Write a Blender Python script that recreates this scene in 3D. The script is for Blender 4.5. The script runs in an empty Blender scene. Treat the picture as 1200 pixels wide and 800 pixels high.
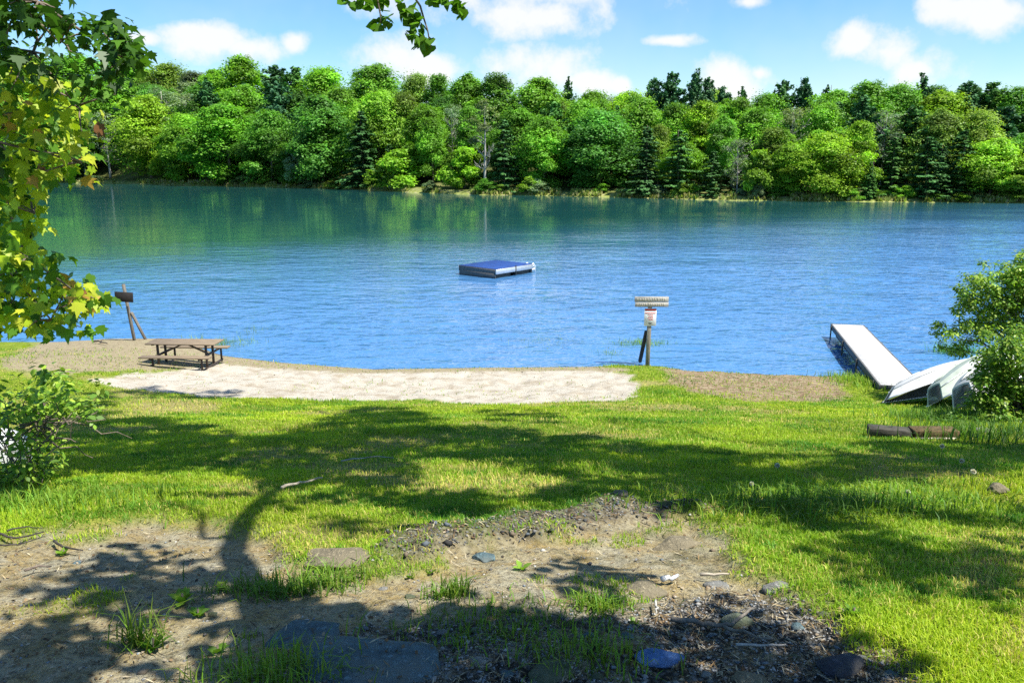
import bpy, math, random
import numpy as np
from mathutils import Vector, Matrix

random.seed(7)
RNG = np.random.default_rng(11)
SC = bpy.context.scene
COL = SC.collection
R = math.radians

# ------------------------------------------------------------------ camera
CAM_Z, PITCH, F = 6.1, R(12.6), 942.0          # F in pixels of the 1200 px wide photograph
cam_d = bpy.data.cameras.new('camera')
cam = bpy.data.objects.new('camera', cam_d); COL.objects.link(cam)
cam.location = (0, 0, CAM_Z)
cam.rotation_euler = (R(90) - PITCH, 0, 0)
cam_d.sensor_width = 36; cam_d.lens = F / 1200 * 36
cam_d.clip_start = 0.05; cam_d.clip_end = 6000
SC.camera = cam
CP, SP = math.cos(PITCH), math.sin(PITCH)

def ray(px, py):
    u = (np.asarray(px, float) - 600) / F; v = (400 - np.asarray(py, float)) / F
    return np.stack([u, CP + v * SP, -SP + v * CP], -1)

def at_z(px, py, z):
    d = ray(px, py); t = (z - CAM_Z) / d[..., 2]
    return np.array([0, 0, CAM_Z]) + d * t[..., None]

def at_y(px, py, y):
    d = ray(px, py); t = np.asarray(y, float) / d[..., 1]
    return np.array([0, 0, CAM_Z]) + d * t[..., None]

def to_px(p):
    p = np.asarray(p, float); q = p - np.array([0, 0, CAM_Z])
    f = q[..., 1] * CP - q[..., 2] * SP
    v = q[..., 1] * SP + q[..., 2] * CP
    f = np.where(np.abs(f) < 1e-6, 1e-6, f)
    return 600 + F * q[..., 0] / f, 400 - F * v / f, f

# ------------------------------------------------------------------ noise helpers
def _h(ix, iy, s):
    n = (ix.astype(np.int64) * 374761393 + iy.astype(np.int64) * 668265263 + s * 974634777) & 0x7fffffff
    n = ((n ^ (n >> 13)) * 1274126177) & 0x7fffffff
    return ((n ^ (n >> 16)) & 0xffff) / 65535.0

def vnoise(x, y, s=0):
    ix, iy = np.floor(x), np.floor(y); fx, fy = x - ix, y - iy
    fx = fx * fx * (3 - 2 * fx); fy = fy * fy * (3 - 2 * fy)
    ix = ix.astype(np.int64); iy = iy.astype(np.int64)
    a = _h(ix, iy, s); b = _h(ix + 1, iy, s); c = _h(ix, iy + 1, s); d = _h(ix + 1, iy + 1, s)
    return (a * (1 - fx) + b * fx) * (1 - fy) + (c * (1 - fx) + d * fx) * fy

def fbm(x, y, s=0, o=4):
    r = 0; a = 1.0; t = 0
    for k in range(o):
        r = r + a * vnoise(x * 2 ** k, y * 2 ** k, s + k); t += a; a *= .5
    return r / t - .5                                  # about -0.5 .. 0.5

def sstep(a, b, x):
    t = np.clip((x - a) / (b - a), 0, 1); return t * t * (3 - 2 * t)

# ------------------------------------------------------------------ near ground shape
_sh = np.array([(-400, 401), (-100, 401), (0, 401), (80, 401), (140, 397), (200, 397), (262, 417), (330, 425),
                (440, 433), (560, 431), (690, 430), (720, 428), (770, 429), (800, 434), (880, 438), (960, 441),
                (1010, 440), (1090, 438), (1200, 436), (1500, 434)], float)
_shw = at_z(_sh[:, 0], _sh[:, 1], 0.0)
def shore_y(x):
    return np.interp(x, _shw[:, 0], _shw[:, 1])

_P = np.array([(-40, -3.2), (-12, -1.6), (-4, -.7), (-1, -.2), (0, 0), (.35, .10), (1.0, .18), (4, .50), (7, 1.02), (9.5, 1.62),
               (12.4, 2.4), (16.3, 3.3), (18.6, 3.88), (20.4, 4.33), (21.1, 4.46), (23.6, 4.72), (34, 5.3), (60, 7)])
def ground0(x, y):
    x = np.asarray(x, float); y = np.asarray(y, float)
    w = sstep(12, 21, y)
    ye = 23.6 * (1 - w) + shore_y(x) * w
    return np.interp(ye - y, _P[:, 0], _P[:, 1])

def on_ground(px, py, fn=None):
    fn = fn or ground0
    d = ray(px, py); d = d.reshape(-1, 3)
    lo = np.full(len(d), .3); hi = np.full(len(d), 70.0)
    ts = np.concatenate([np.linspace(1, 12, 90), np.linspace(12.3, 40, 90), [50, 60, 70]])
    found = np.zeros(len(d), bool)
    for a, b in zip(ts[:-1], ts[1:]):
        p = d * b + np.array([0, 0, CAM_Z])
        new = (~found) & (p[:, 2] < fn(p[:, 0], p[:, 1]))
        lo[new] = a; hi[new] = b; found |= new
    for _ in range(22):
        m = (lo + hi) / 2; p = d * m[:, None] + np.array([0, 0, CAM_Z])
        below = p[:, 2] < fn(p[:, 0], p[:, 1])
        hi = np.where(below, m, hi); lo = np.where(below, lo, m)
    p = d * hi[:, None] + np.array([0, 0, CAM_Z])
    return p

def poly_sd(x, y, poly):
    """signed distance, positive inside, world metres"""
    px, py = poly[:, 0], poly[:, 1]; n = len(poly)
    dmin = np.full(x.shape, 1e9); ins = np.zeros(x.shape, bool)
    for i in range(n):
        ax, ay, bx, by = px[i], py[i], px[(i + 1) % n], py[(i + 1) % n]
        ex, ey = bx - ax, by - ay; L = ex * ex + ey * ey + 1e-12
        t = np.clip(((x - ax) * ex + (y - ay) * ey) / L, 0, 1)
        dmin = np.minimum(dmin, np.hypot(x - ax - t * ex, y - ay - t * ey))
        c = ((ay > y) != (by > y))
        xi = ex * (y - ay) / (ey if abs(ey) > 1e-12 else 1e-12) + ax
        ins ^= c & (x < xi)
    return np.where(ins, dmin, -dmin)

def world_poly(pts):
    a = np.array(pts, float); return on_ground(a[:, 0], a[:, 1])[:, :2]

DIRT = world_poly([(-500, 650), (0, 628), (60, 618), (110, 607), (200, 597), (262, 606), (320, 622), (345, 640), (430, 652),
                   (455, 640), (520, 632), (580, 626), (640, 612), (700, 598), (760, 592), (830, 600), (862, 612), (850, 640), (885, 660),
                   (935, 692), (1000, 735), (1060, 768), (1130, 812), (1300, 1100), (-500, 1100)])
SAND = world_poly([(108, 446), (150, 436), (200, 434), (262, 428), (300, 431), (440, 437), (560, 435), (690, 434), (745, 438),
                   (746, 470), (640, 472), (560, 473), (480, 469), (400, 468), (330, 466), (260, 466), (200, 460), (150, 456)])
WET = world_poly([(40, 401), (140, 395), (200, 395), (262, 415), (330, 424), (440, 431), (690, 429), (745, 434), (700, 440), (440, 440), (300, 433), (262, 430), (170, 434), (120, 436), (60, 440), (-10, 432), (0, 418)])
BANK = world_poly([(778, 430), (880, 437), (990, 440), (1000, 452), (985, 468), (930, 470), (860, 470), (800, 458), (780, 445)])
TAN1 = world_poly([(130, 472), (220, 466), (280, 472), (260, 486), (160, 486)])
TAN2 = world_poly([(330, 548), (440, 538), (520, 560), (600, 560), (690, 566), (660, 584), (560, 580), (500, 590), (400, 580)])
TAN3 = world_poly([(220, 556), (330, 552), (380, 575), (330, 590), (200, 590)])
TAN4 = world_poly([(1090, 660), (1200, 650), (1200, 700), (1120, 700)])
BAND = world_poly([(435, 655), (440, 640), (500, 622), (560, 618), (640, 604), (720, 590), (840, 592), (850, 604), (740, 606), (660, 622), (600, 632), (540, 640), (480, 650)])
GRAV = world_poly([(300, 735), (420, 700), (560, 716), (700, 700), (760, 700), (900, 680), (960, 705), (1130, 812), (1200, 900), (300, 900), (280, 800)])

def masks(x, y):
    n1 = fbm(x * 1.1, y * 1.1, 3); n2 = fbm(x * 4.5, y * 4.5, 9)
    dirt = sstep(-.10, .16, poly_sd(x, y, DIRT) + n1 * .55 + n2 * .35)
    isl = sstep(.10, .22, fbm(x * 1.7, y * 1.7, 31) + n2 * .35) * sstep(2.7, 3.3, y)
    dirt = dirt * (1 - .55 * isl)
    sand = sstep(-.08, .12, poly_sd(x, y, SAND) + n1 * .45 + n2 * .4)
    bank = sstep(-.1, .3, poly_sd(x, y, BANK) + n1 * .7 + n2 * .6)
    wet = sstep(-.1, .25, poly_sd(x, y, WET) + n1 * .5 + n2 * .4)
    tan = np.zeros_like(x)
    for T in (TAN1, TAN2, TAN3, TAN4):
        tan = np.maximum(tan, sstep(-.1, .35, poly_sd(x, y, T) + n1 * .8 + n2 * .5))
    tan = np.maximum(tan, .8 * sstep(.06, .22, fbm(x * .8, y * .8, 57) + n2 * .3))
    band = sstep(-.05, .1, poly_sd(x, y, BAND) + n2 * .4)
    grav = sstep(-.1, .2, poly_sd(x, y, GRAV) + n1 * .6 + n2 * .5)
    dirt = np.maximum(dirt, sstep(.35, .6, np.exp(-(((x - HOL[0]) / .30) ** 2 + ((y - HOL[1]) / .18) ** 2)) + n2 * .3))
    return dirt, sand, bank, wet, tan, band, grav
HOL = on_ground(np.array([1193.]), np.array([580.]))[0]
def damp_of(x, y):
    return 1 - sstep(.12, .42, shore_y(x) - y + .25 * fbm(x * 2, y * 2, 88, 3))

def ground(x, y, m=None):
    x = np.asarray(x, float); y = np.asarray(y, float)
    m = m or masks(x, y)
    z = ground0(x, y)
    z = z - .16 * np.exp(-(((x - HOL[0]) / .30) ** 2 + ((y - HOL[1]) / .18) ** 2))
    inl = sstep(.3, 3, shore_y(x) - y)
    z = z + inl * (.10 * fbm(x * .45, y * .45, 1, 3) + .05 * fbm(x * 1.6, y * 1.6, 2, 3))
    z = z - .07 * m[0] + .06 * m[5] + m[0] * (.06 * fbm(x * 3, y * 3, 5, 4) + .028 * fbm(x * 11, y * 11, 7, 3)) + m[6] * .03 * fbm(x * 8, y * 8, 6, 3)
    z = z + m[1] * (.05 * fbm(x * 1.5, y * 1.5, 12, 3) + .045 * fbm(x * 5, y * 5, 14, 3) - .05 * sstep(.58, .8, vnoise(x * 3.6, y * 3.6, 17))) + m[2] * .10 * fbm(x * 2, y * 2, 13, 3)
    return z
def gz(x, y):
    return float(ground(np.array([float(x)]), np.array([float(y)]))[0])
def gp(px, py):
    """photo pixel -> point on the finished ground"""
    d = ray(float(px), float(py)); p = on_ground(np.array([float(px)]), np.array([float(py)]))[0]
    t0 = p[1] / d[1]; ts = np.concatenate([t0 * np.linspace(.86, 1.16, 400)])
    Q = d[None] * ts[:, None] + np.array([0, 0, CAM_Z]); below = Q[:, 2] < ground(Q[:, 0], Q[:, 1])
    return Q[np.argmax(below)] if below.any() else p

# ------------------------------------------------------------------ sun direction
SUN_EL = R(60); SUN_H = np.array([.90, -.43]); SUN_H /= np.linalg.norm(SUN_H)
SUN = np.array([SUN_H[0] * math.cos(SUN_EL), SUN_H[1] * math.cos(SUN_EL), math.sin(SUN_EL)])

# ------------------------------------------------------------------ materials
class NT:
    def __init__(s, m):
        m.use_nodes = True; s.t = m.node_tree; s.n = s.t.nodes; s.l = s.t.links
        s.n.clear()
    def add(s, typ, ins=None, **kw):
        n = s.n.new(typ)
        for k, v in kw.items(): setattr(n, k, v)
        for k, v in (ins or {}).items():
            if isinstance(v, bpy.types.NodeSocket): s.l.new(v, n.inputs[k])
            else: n.inputs[k].default_value = v
        return n
    def noise(s, vec, scale, detail=3, rough=.55):
        i = {'Scale': scale, 'Detail': detail, 'Roughness': rough}
        if vec is not None: i['Vector'] = vec
        return s.add('ShaderNodeTexNoise', i).outputs[0]
    def ramp(s, f, stops):
        n = s.add('ShaderNodeValToRGB', {0: f}); e = n.color_ramp.elements
        while len(e) < len(stops): e.new(.5)
        for k, (p, c) in enumerate(stops):
            e[k].position = p; e[k].color = c if len(c) == 4 else (*c, 1)
        return n.outputs[0]
    def mix(s, f, a, b, typ='MIX'):
        n = s.add('ShaderNodeMix', data_type='RGBA', blend_type=typ)
        for k, v in ((0, f), (6, a), (7, b)):
            if isinstance(v, bpy.types.NodeSocket): s.l.new(v, n.inputs[k])
            else: n.inputs[k].default_value = v if not isinstance(v, tuple) or len(v) == 4 else (*v, 1)
        return n.outputs[2]
    def math(s, op, a, b=0.0, c=0.0, clamp=False):
        n = s.add('ShaderNodeMath', operation=op, use_clamp=clamp)
        for k, v in ((0, a), (1, b), (2, c)):
            if isinstance(v, bpy.types.NodeSocket): s.l.new(v, n.inputs[k])
            else: n.inputs[k].default_value = v
        return n.outputs[0]
    def out(s, sh): s.add('ShaderNodeOutputMaterial', {0: sh})

def mat(name):
    m = bpy.data.materials.new(name); return m, NT(m)

def m_simple(name, base, var=.25, scale=6, rough=.7, metal=0.0, bump=.15, stretch=(1, 1, 1), dark=None, spec=.4):
    m, t = mat(name)
    tc = t.add('ShaderNodeTexCoord').outputs['Object']
    mp = t.add('ShaderNodeMapping', {'Vector': tc, 'Scale': stretch}).outputs[0]
    n = t.noise(mp, scale, 5, .65)
    d = dark or tuple(c * (1 - var * 1.6) for c in base)
    li = tuple(min(1, c * (1 + var)) for c in base)
    c = t.ramp(n, [(.3, d), (.52, base), (.72, li)])
    n2 = t.noise(mp, scale * 6, 3)
    b = t.add('ShaderNodeBump', {'Height': n2, 'Strength': bump, 'Distance': .02}).outputs[0]
    p = t.add('ShaderNodeBsdfPrincipled', {'Base Color': c, 'Roughness': rough, 'Metallic': metal, 'Normal': b, 'Specular IOR Level': spec})
    t.out(p.outputs[0]); return m

def m_leaf(name, tint_attr=True, obj_color=False, base=(.08, .16, .02), trans=.35, rough=.5, noise_scale=.25, noise_amt=.35):
    """leaf surface: per-leaf colour attribute (or object colour) with clump-to-clump variation"""
    m, t = mat(name)
    if tint_attr: c = t.add('ShaderNodeAttribute', attribute_name='col').outputs['Color']
    else: c = t.add('ShaderNodeRGB').outputs[0]; c.default_value = (*base, 1)
    if obj_color:
        oc = t.add('ShaderNodeObjectInfo').outputs['Color']
        c = t.mix(1.0, c, oc, 'MULTIPLY')
    g = t.add('ShaderNodeNewGeometry').outputs['Position']
    n = t.noise(g, noise_scale, 3)
    f = t.add('ShaderNodeMapRange', {0: n, 1: .3, 2: .7, 3: 1 - noise_amt, 4: 1 + noise_amt}).outputs[0]
    c = t.mix(1.0, c, t.add('ShaderNodeCombineColor', {0: f, 1: f, 2: f}).outputs[0], 'MULTIPLY')
    p = t.add('ShaderNodeBsdfPrincipled', {'Base Color': c, 'Roughness': rough, 'Specular IOR Level': .25})
    tr = t.add('ShaderNodeBsdfTranslucent', {'Color': t.mix(1.0, c, (1.25, 1.35, .6), 'MULTIPLY')})
    mx = t.add('ShaderNodeMixShader', {0: trans, 1: p.outputs[0], 2: tr.outputs[0]})
    t.out(mx.outputs[0]); return m

M = {}
M['bark'] = m_simple('bark', (.16, .125, .095), .4, 5, .9, bump=.6, stretch=(2, 2, .5))
M['pale_bark'] = m_simple('pale_bark', (.36, .34, .30), .35, 4, .85, bump=.4, stretch=(2, 2, .4))
M['weathered_wood'] = m_simple('weathered_wood', (.36, .31, .235), .3, 7, .85, bump=.3, stretch=(.4, 6, 6))
M['table_wood'] = m_simple('table_wood', (.205, .155, .10), .35, 6, .75, bump=.25, stretch=(.5, 7, 7))
M['post_wood'] = m_simple('post_wood', (.30, .275, .225), .35, 7, .9, bump=.35, stretch=(5, 5, .5))
M['board_wood'] = m_simple('board_wood', (.42, .40, .36), .35, 9, .9, bump=.35, stretch=(.5, 6, 6), dark=(.16, .15, .13))
M['dark_wood'] = m_simple('dark_wood', (.05, .042, .035), .4, 8, .85, bump=.3, stretch=(.5, 5, 5))
M['brown_timber'] = m_simple('brown_timber', (.10, .066, .024), .5, 9, .85, bump=.4, stretch=(7, 1.2, 1.0), dark=(.05, .03, .015))
M['black_timber'] = m_simple('black_timber', (.055, .05, .038), .5, 6, .9, bump=.4, stretch=(1, 3, 3))
M['rail_shade'] = m_simple('rail_shade', (.11, .11, .105), .3, 5, .7, bump=.2, stretch=(.3, 3, 3))  # dark tone paints in shade on raft and dock sides
M['post_dark'] = m_simple('post_dark', (.17, .15, .12), .35, 7, .9, bump=.35, stretch=(5, 5, .5))
M['pale_edge'] = m_simple('pale_edge', (.55, .50, .42), .25, 12, .8)
M['frame_steel'] = m_simple('frame_steel', (.06, .045, .035), .3, 10, .55, .3)
M['dock_white'] = m_simple('dock_white', (.50, .49, .465), .18, 3, .7, bump=.2, stretch=(3, .25, 1))
M['alu'] = m_simple('alu', (.62, .63, .64), .12, 5, .42, .75, bump=.05)
M['hull_white'] = m_simple('hull_white', (.45, .46, .455), .18, 3.2, .42, 0, bump=.05, dark=(.36, .37, .34))
M['hull_grey'] = m_simple('hull_grey', (.36, .41, .35), .18, 3.4, .45, 0, bump=.05, dark=(.28, .32, .27))
M['hull_inside'] = m_simple('hull_inside', (.06, .065, .06), .3, 4, .6)  # near black, deepens the shade under the upturned hulls
M['dark_steel'] = m_simple('dark_steel', (.05, .055, .05), .3, 6, .6, .3)
M['blue_deck'] = m_simple('blue_deck', (.008, .045, .19), .25, 5, .8, bump=.2)
M['white_paint'] = m_simple('white_paint', (.82, .82, .80), .06, 5, .5)
M['red_paint'] = m_simple('red_paint', (.55, .045, .03), .15, 9, .5)
M['black_paint'] = m_simple('black_paint', (.03, .03, .03), .2, 9, .6)
M['sign_back'] = m_simple('sign_back', (.022, .018, .016), .3, 9, .8)
M['leaf_far'] = m_leaf('leaf_far', True, True, trans=.40, noise_scale=.16, noise_amt=.30)
M['needle_far'] = m_leaf('needle_far', True, True, trans=.12, rough=.6, noise_scale=.2, noise_amt=.25)
M['leaf_near'] = m_leaf('leaf_near', True, False, trans=.45, rough=.42, noise_scale=1.5, noise_amt=.15)
M['leaf_shrub'] = m_leaf('leaf_shrub', True, False, trans=.35, rough=.45, noise_scale=1.2, noise_amt=.2)
M['grass'] = m_leaf('grass', True, False, trans=.38, rough=.55, noise_scale=.8, noise_amt=.22)
M['litter'] = m_leaf('litter', True, False, trans=.05, rough=.9, noise_scale=3, noise_amt=.1)
M['puff'] = m_simple('puff', (.72, .72, .68), .1, 60, .9, bump=.6)

def m_rock(name, base, var=.35, moss=0.0):
    m, t = mat(name)
    tc = t.add('ShaderNodeTexCoord').outputs['Object']
    n = t.noise(tc, 7, 8, .7)
    c = t.ramp(n, [(.28, tuple(v * (1 - var * 1.5) for v in base)), (.5, base), (.75, tuple(v * (1 + var) for v in base))])
    sp = t.noise(tc, 60, 2)
    c = t.mix(t.ramp(sp, [(.58, (0, 0, 0)), (.68, (1, 1, 1))]), c, tuple(min(1, v * 1.8) for v in base))
    if moss:
        mm = t.ramp(t.noise(tc, 9, 4), [(.5 - moss * .2, (0, 0, 0)), (.62, (1, 1, 1))])
        c = t.mix(mm, c, (.06, .085, .015))
    b = t.add('ShaderNodeBump', {'Height': t.noise(tc, 25, 8, .7), 'Strength': .9, 'Distance': .035}).outputs[0]
    du = t.ramp(t.noise(tc, 4.5, 7, .75), [(.47, (0, 0, 0)), (.62, (.8, .8, .8))])
    c = t.mix(du, c, tuple(.55 * v + .45 * q for v, q in zip(base, (.20, .17, .11))))
    p = t.add('ShaderNodeBsdfPrincipled', {'Base Color': c, 'Roughness': .9, 'Normal': b, 'Specular IOR Level': .3})
    t.out(p.outputs[0]); return m
M['rock_blue'] = m_rock('rock_blue', (.085, .19, .42), .25)
M['rock_slab'] = m_rock('rock_slab', (.085, .135, .15), .35)
M['rock_dark'] = m_rock('rock_dark', (.05, .055, .07), .3)
M['rock_moss'] = m_rock('rock_moss', (.13, .14, .11), .35, 1)
M['rock_tan'] = m_rock('rock_tan', (.20, .17, .11), .3)
M['rock_pale'] = m_rock('rock_pale', (.20, .20, .185), .25)
M['rock_green'] = m_rock('rock_green', (.19, .21, .16), .3, .6)
M['rock_white'] = m_rock('rock_white', (.66, .68, .68), .12)

def m_ground():
    m, t = mat('ground')
    a = t.add('ShaderNodeAttribute', attribute_name='mask_a'); b = t.add('ShaderNodeAttribute', attribute_name='mask_b')
    sa = t.add('ShaderNodeSeparateColor', {0: a.outputs['Color']}); sb = t.add('ShaderNodeSeparateColor', {0: b.outputs['Color']})
    dirt, sand, bank = sa.outputs; tan, band, grav = sb.outputs
    wet = a.outputs['Alpha']
    P = t.add('ShaderNodeNewGeometry').outputs['Position']
    n_big = t.noise(P, 1.3, 5, .6); n_mid = t.noise(P, 6, 6, .65); n_fine = t.noise(P, 38, 5, .7); n_vf = t.noise(P, 120, 3, .7)
    green = t.ramp(n_mid, [(.3, (.08, .12, .010)), (.5, (.16, .22, .015)), (.7, (.27, .30, .04))])
    tanc = t.ramp(n_fine, [(.3, (.22, .16, .07)), (.6, (.36, .29, .13))])
    c = t.mix(t.math('MULTIPLY', tan, .75), green, tanc)
    # bare dirt: ochre, grey sand, dark crumbs of old leaves
    d1 = t.ramp(n_big, [(.3, (.34, .265, .12)), (.5, (.40, .36, .24)), (.7, (.31, .295, .22))])
    d1 = t.mix(t.ramp(n_mid, [(.42, (0, 0, 0)), (.66, (1, 1, 1))]), d1, (.345, .25, .09))
    d1 = t.mix(t.ramp(n_fine, [(.30, (1, 1, 1)), (.54, (0, 0, 0))]), d1, (.085, .065, .04))
    d1 = t.mix(t.ramp(n_vf, [(.54, (0, 0, 0)), (.66, (.8, .8, .8))]), d1, (.38, .35, .29))
    c = t.mix(dirt, c, d1)
    mo = t.ramp(t.noise(P, 2.6, 6, .7), [(.53, (0, 0, 0)), (.70, (.75, .75, .75))])
    c = t.mix(t.math('MULTIPLY', mo, dirt), c, t.ramp(n_fine, [(.3, (.035, .035, .015)), (.6, (.10, .095, .04)), (.8, (.17, .15, .08))]))
    v = t.add('ShaderNodeTexVoronoi', {'Vector': P, 'Scale': 42.0})
    gcol = t.ramp(t.add('ShaderNodeSeparateColor', {0: v.outputs['Color']}).outputs[0],
                  [(0, (.06, .057, .05)), (.45, (.16, .155, .14)), (.75, (.26, .26, .25)), (1, (.42, .41, .38))])
    gcol = t.mix(t.ramp(v.outputs['Distance'], [(.3, (0, 0, 0)), (.7, (1, 1, 1))]), gcol, (.045, .04, .032))
    gm = t.math('MULTIPLY', grav, t.ramp(n_mid, [(.36, (0, 0, 0)), (.52, (1, 1, 1))]))
    c = t.mix(gm, c, gcol)
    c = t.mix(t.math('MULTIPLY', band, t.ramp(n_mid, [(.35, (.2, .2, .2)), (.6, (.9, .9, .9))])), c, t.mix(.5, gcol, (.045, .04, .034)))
    sc = t.ramp(n_fine, [(.25, (.31, .27, .20)), (.5, (.45, .41, .335)), (.75, (.55, .51, .43))])
    sc = t.mix(t.ramp(t.noise(P, 2.2, 6, .65), [(.46, (0, 0, 0)), (.66, (.85, .85, .85))]), sc, (.29, .235, .16))
    wc = t.ramp(n_mid, [(.3, (.20, .155, .085)), (.55, (.30, .25, .16)), (.72, (.24, .25, .09))])
    c = t.mix(wet, c, wc)
    bc = t.ramp(n_mid, [(.3, (.10, .07, .04)), (.46, (.22, .155, .09)), (.62, (.31, .25, .16)), (.76, (.15, .19, .04))])
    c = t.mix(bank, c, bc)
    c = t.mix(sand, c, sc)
    c = t.mix(b.outputs['Alpha'], c, t.mix(1.0, c, (.42, .40, .36), 'MULTIPLY'))
    h = t.math('ADD', t.math('MULTIPLY', n_fine, .6), t.math('MULTIPLY', v.outputs['Distance'], t.math('MULTIPLY', gm, -1.2)))
    h = t.math('ADD', h, t.math('MULTIPLY', n_vf, .25))
    bp = t.add('ShaderNodeBump', {'Height': h, 'Strength': 1.0, 'Distance': .05}).outputs[0]
    p = t.add('ShaderNodeBsdfPrincipled', {'Base Color': c, 'Roughness': .95, 'Normal': bp, 'Specular IOR Level': .15})
    t.out(p.outputs[0]); return m
M['ground'] = m_ground()

def m_hill():
    m, t = mat('hill_ground')
    P = t.add('ShaderNodeNewGeometry').outputs['Position']
    n = t.noise(P, .25, 5, .6); n2 = t.noise(P, 1.2, 4)
    c = t.ramp(n, [(.3, (.03, .03, .015)), (.5, (.06, .075, .02)), (.72, (.16, .16, .06))])
    z = t.add('ShaderNodeSeparateXYZ', {0: P}).outputs[2]
    lo = t.add('ShaderNodeMapRange', {0: z, 1: .05, 2: 1.4, 3: 1.0, 4: 0.0}).outputs[0]
    bank = t.ramp(n2, [(.3, (.10, .13, .03)), (.5, (.22, .25, .06)), (.7, (.36, .32, .17))])
    c = t.mix(lo, c, bank)
    p = t.add('ShaderNodeBsdfPrincipled', {'Base Color': c, 'Roughness': .95, 'Specular IOR Level': .1})
    t.out(p.outputs[0]); return m
M['hill'] = m_hill()

def m_water():
    m, t = mat('lake_water')
    P = t.add('ShaderNodeNewGeometry').outputs['Position']
    mp1 = t.add('ShaderNodeMapping', {'Vector': P, 'Scale': (.85, 1.6, 1), 'Rotation': (0, 0, R(-9))}).outputs[0]
    mp2 = t.add('ShaderNodeMapping', {'Vector': P, 'Scale': (.8, 1.35, 1), 'Rotation': (0, 0, R(14))}).outputs[0]
    gust = t.ramp(t.noise(t.add('ShaderNodeMapping', {'Vector': P, 'Scale': (.045, .10, 1), 'Rotation': (0, 0, R(-12))}).outputs[0], 1.0, 4, .6),
                  [(.36, (.22, .22, .22)), (.60, (1, 1, 1))])
    w1 = t.noise(mp1, .85, 3, .5); w2 = t.noise(mp2, 2.7, 2, .5)
    h = t.math('ADD', t.math('MULTIPLY', w1, .17), t.math('MULTIPLY', w2, .075))
    px = t.add('ShaderNodeSeparateXYZ', {0: P}).outputs
    calm = t.add('ShaderNodeMapRange', {0: t.math('SUBTRACT', px[1], t.math('MULTIPLY', px[0], .8)), 1: 35, 2: 85, 3: 1, 4: .09}).outputs[0]
    h = t.math('MULTIPLY', t.math('MULTIPLY', h, gust), calm)
    b = t.add('ShaderNodeBump', {'Height': h, 'Strength': 1.0, 'Distance': 1.0}).outputs[0]
    big = t.noise(t.add('ShaderNodeMapping', {'Vector': P, 'Scale': (.03, .06, 1)}).outputs[0], 1.0, 3)
    c = t.ramp(big, [(.3, (.012, .095, .26)), (.7, (.016, .115, .34))])
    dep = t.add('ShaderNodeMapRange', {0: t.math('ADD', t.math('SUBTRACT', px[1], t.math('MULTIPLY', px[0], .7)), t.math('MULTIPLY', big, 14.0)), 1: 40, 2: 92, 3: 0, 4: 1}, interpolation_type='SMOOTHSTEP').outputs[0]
    c = t.mix(dep, t.mix(big, (.048, .155, .335), (.064, .185, .40)), t.mix(big, (.012, .075, .072), (.016, .09, .09)))  # tree and sky reflections painted into the body colour: green far, blue near
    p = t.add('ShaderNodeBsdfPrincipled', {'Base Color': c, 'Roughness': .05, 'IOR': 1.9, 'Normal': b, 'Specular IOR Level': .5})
    t.out(p.outputs[0]); return m
M['water'] = m_water()

# ------------------------------------------------------------------ mesh helpers
def link(name, me, material, parent=None):
    o = bpy.data.objects.new(name, me); COL.objects.link(o)
    if material is not None:
        if not me.materials: me.materials.append(material)
    if parent: o.parent = parent
    return o

def np_mesh(name, V, faces, col=None, smooth=False):
    """V (N,3); faces: list of (M,k) int arrays"""
    me = bpy.data.meshes.new(name)
    V = np.asarray(V, np.float32)
    faces = [np.asarray(f, np.int32) for f in (faces if isinstance(faces, list) else [faces]) if len(f)]
    me.vertices.add(len(V)); me.vertices.foreach_set('co', V.ravel())
    nl = sum(f.size for f in faces); nf = sum(len(f) for f in faces)
    me.loops.add(nl); me.polygons.add(nf)
    me.loops.foreach_set('vertex_index', np.concatenate([f.ravel() for f in faces]))
    st = []; k = 0
    for f in faces:
        st.append(k + np.arange(len(f)) * f.shape[1]); k += f.size
    me.polygons.foreach_set('loop_start', np.concatenate(st).astype(np.int32))
    if smooth: me.polygons.foreach_set('use_smooth', np.ones(nf, bool))
    if col is not None:
        a = me.attributes.new('col', 'FLOAT_COLOR', 'POINT')
        c = np.ones((len(V), 4), np.float32); c[:, :3] = col
        a.data.foreach_set('color', c.ravel())
    me.update(calc_edges=True); me.validate()
    return me

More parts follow.
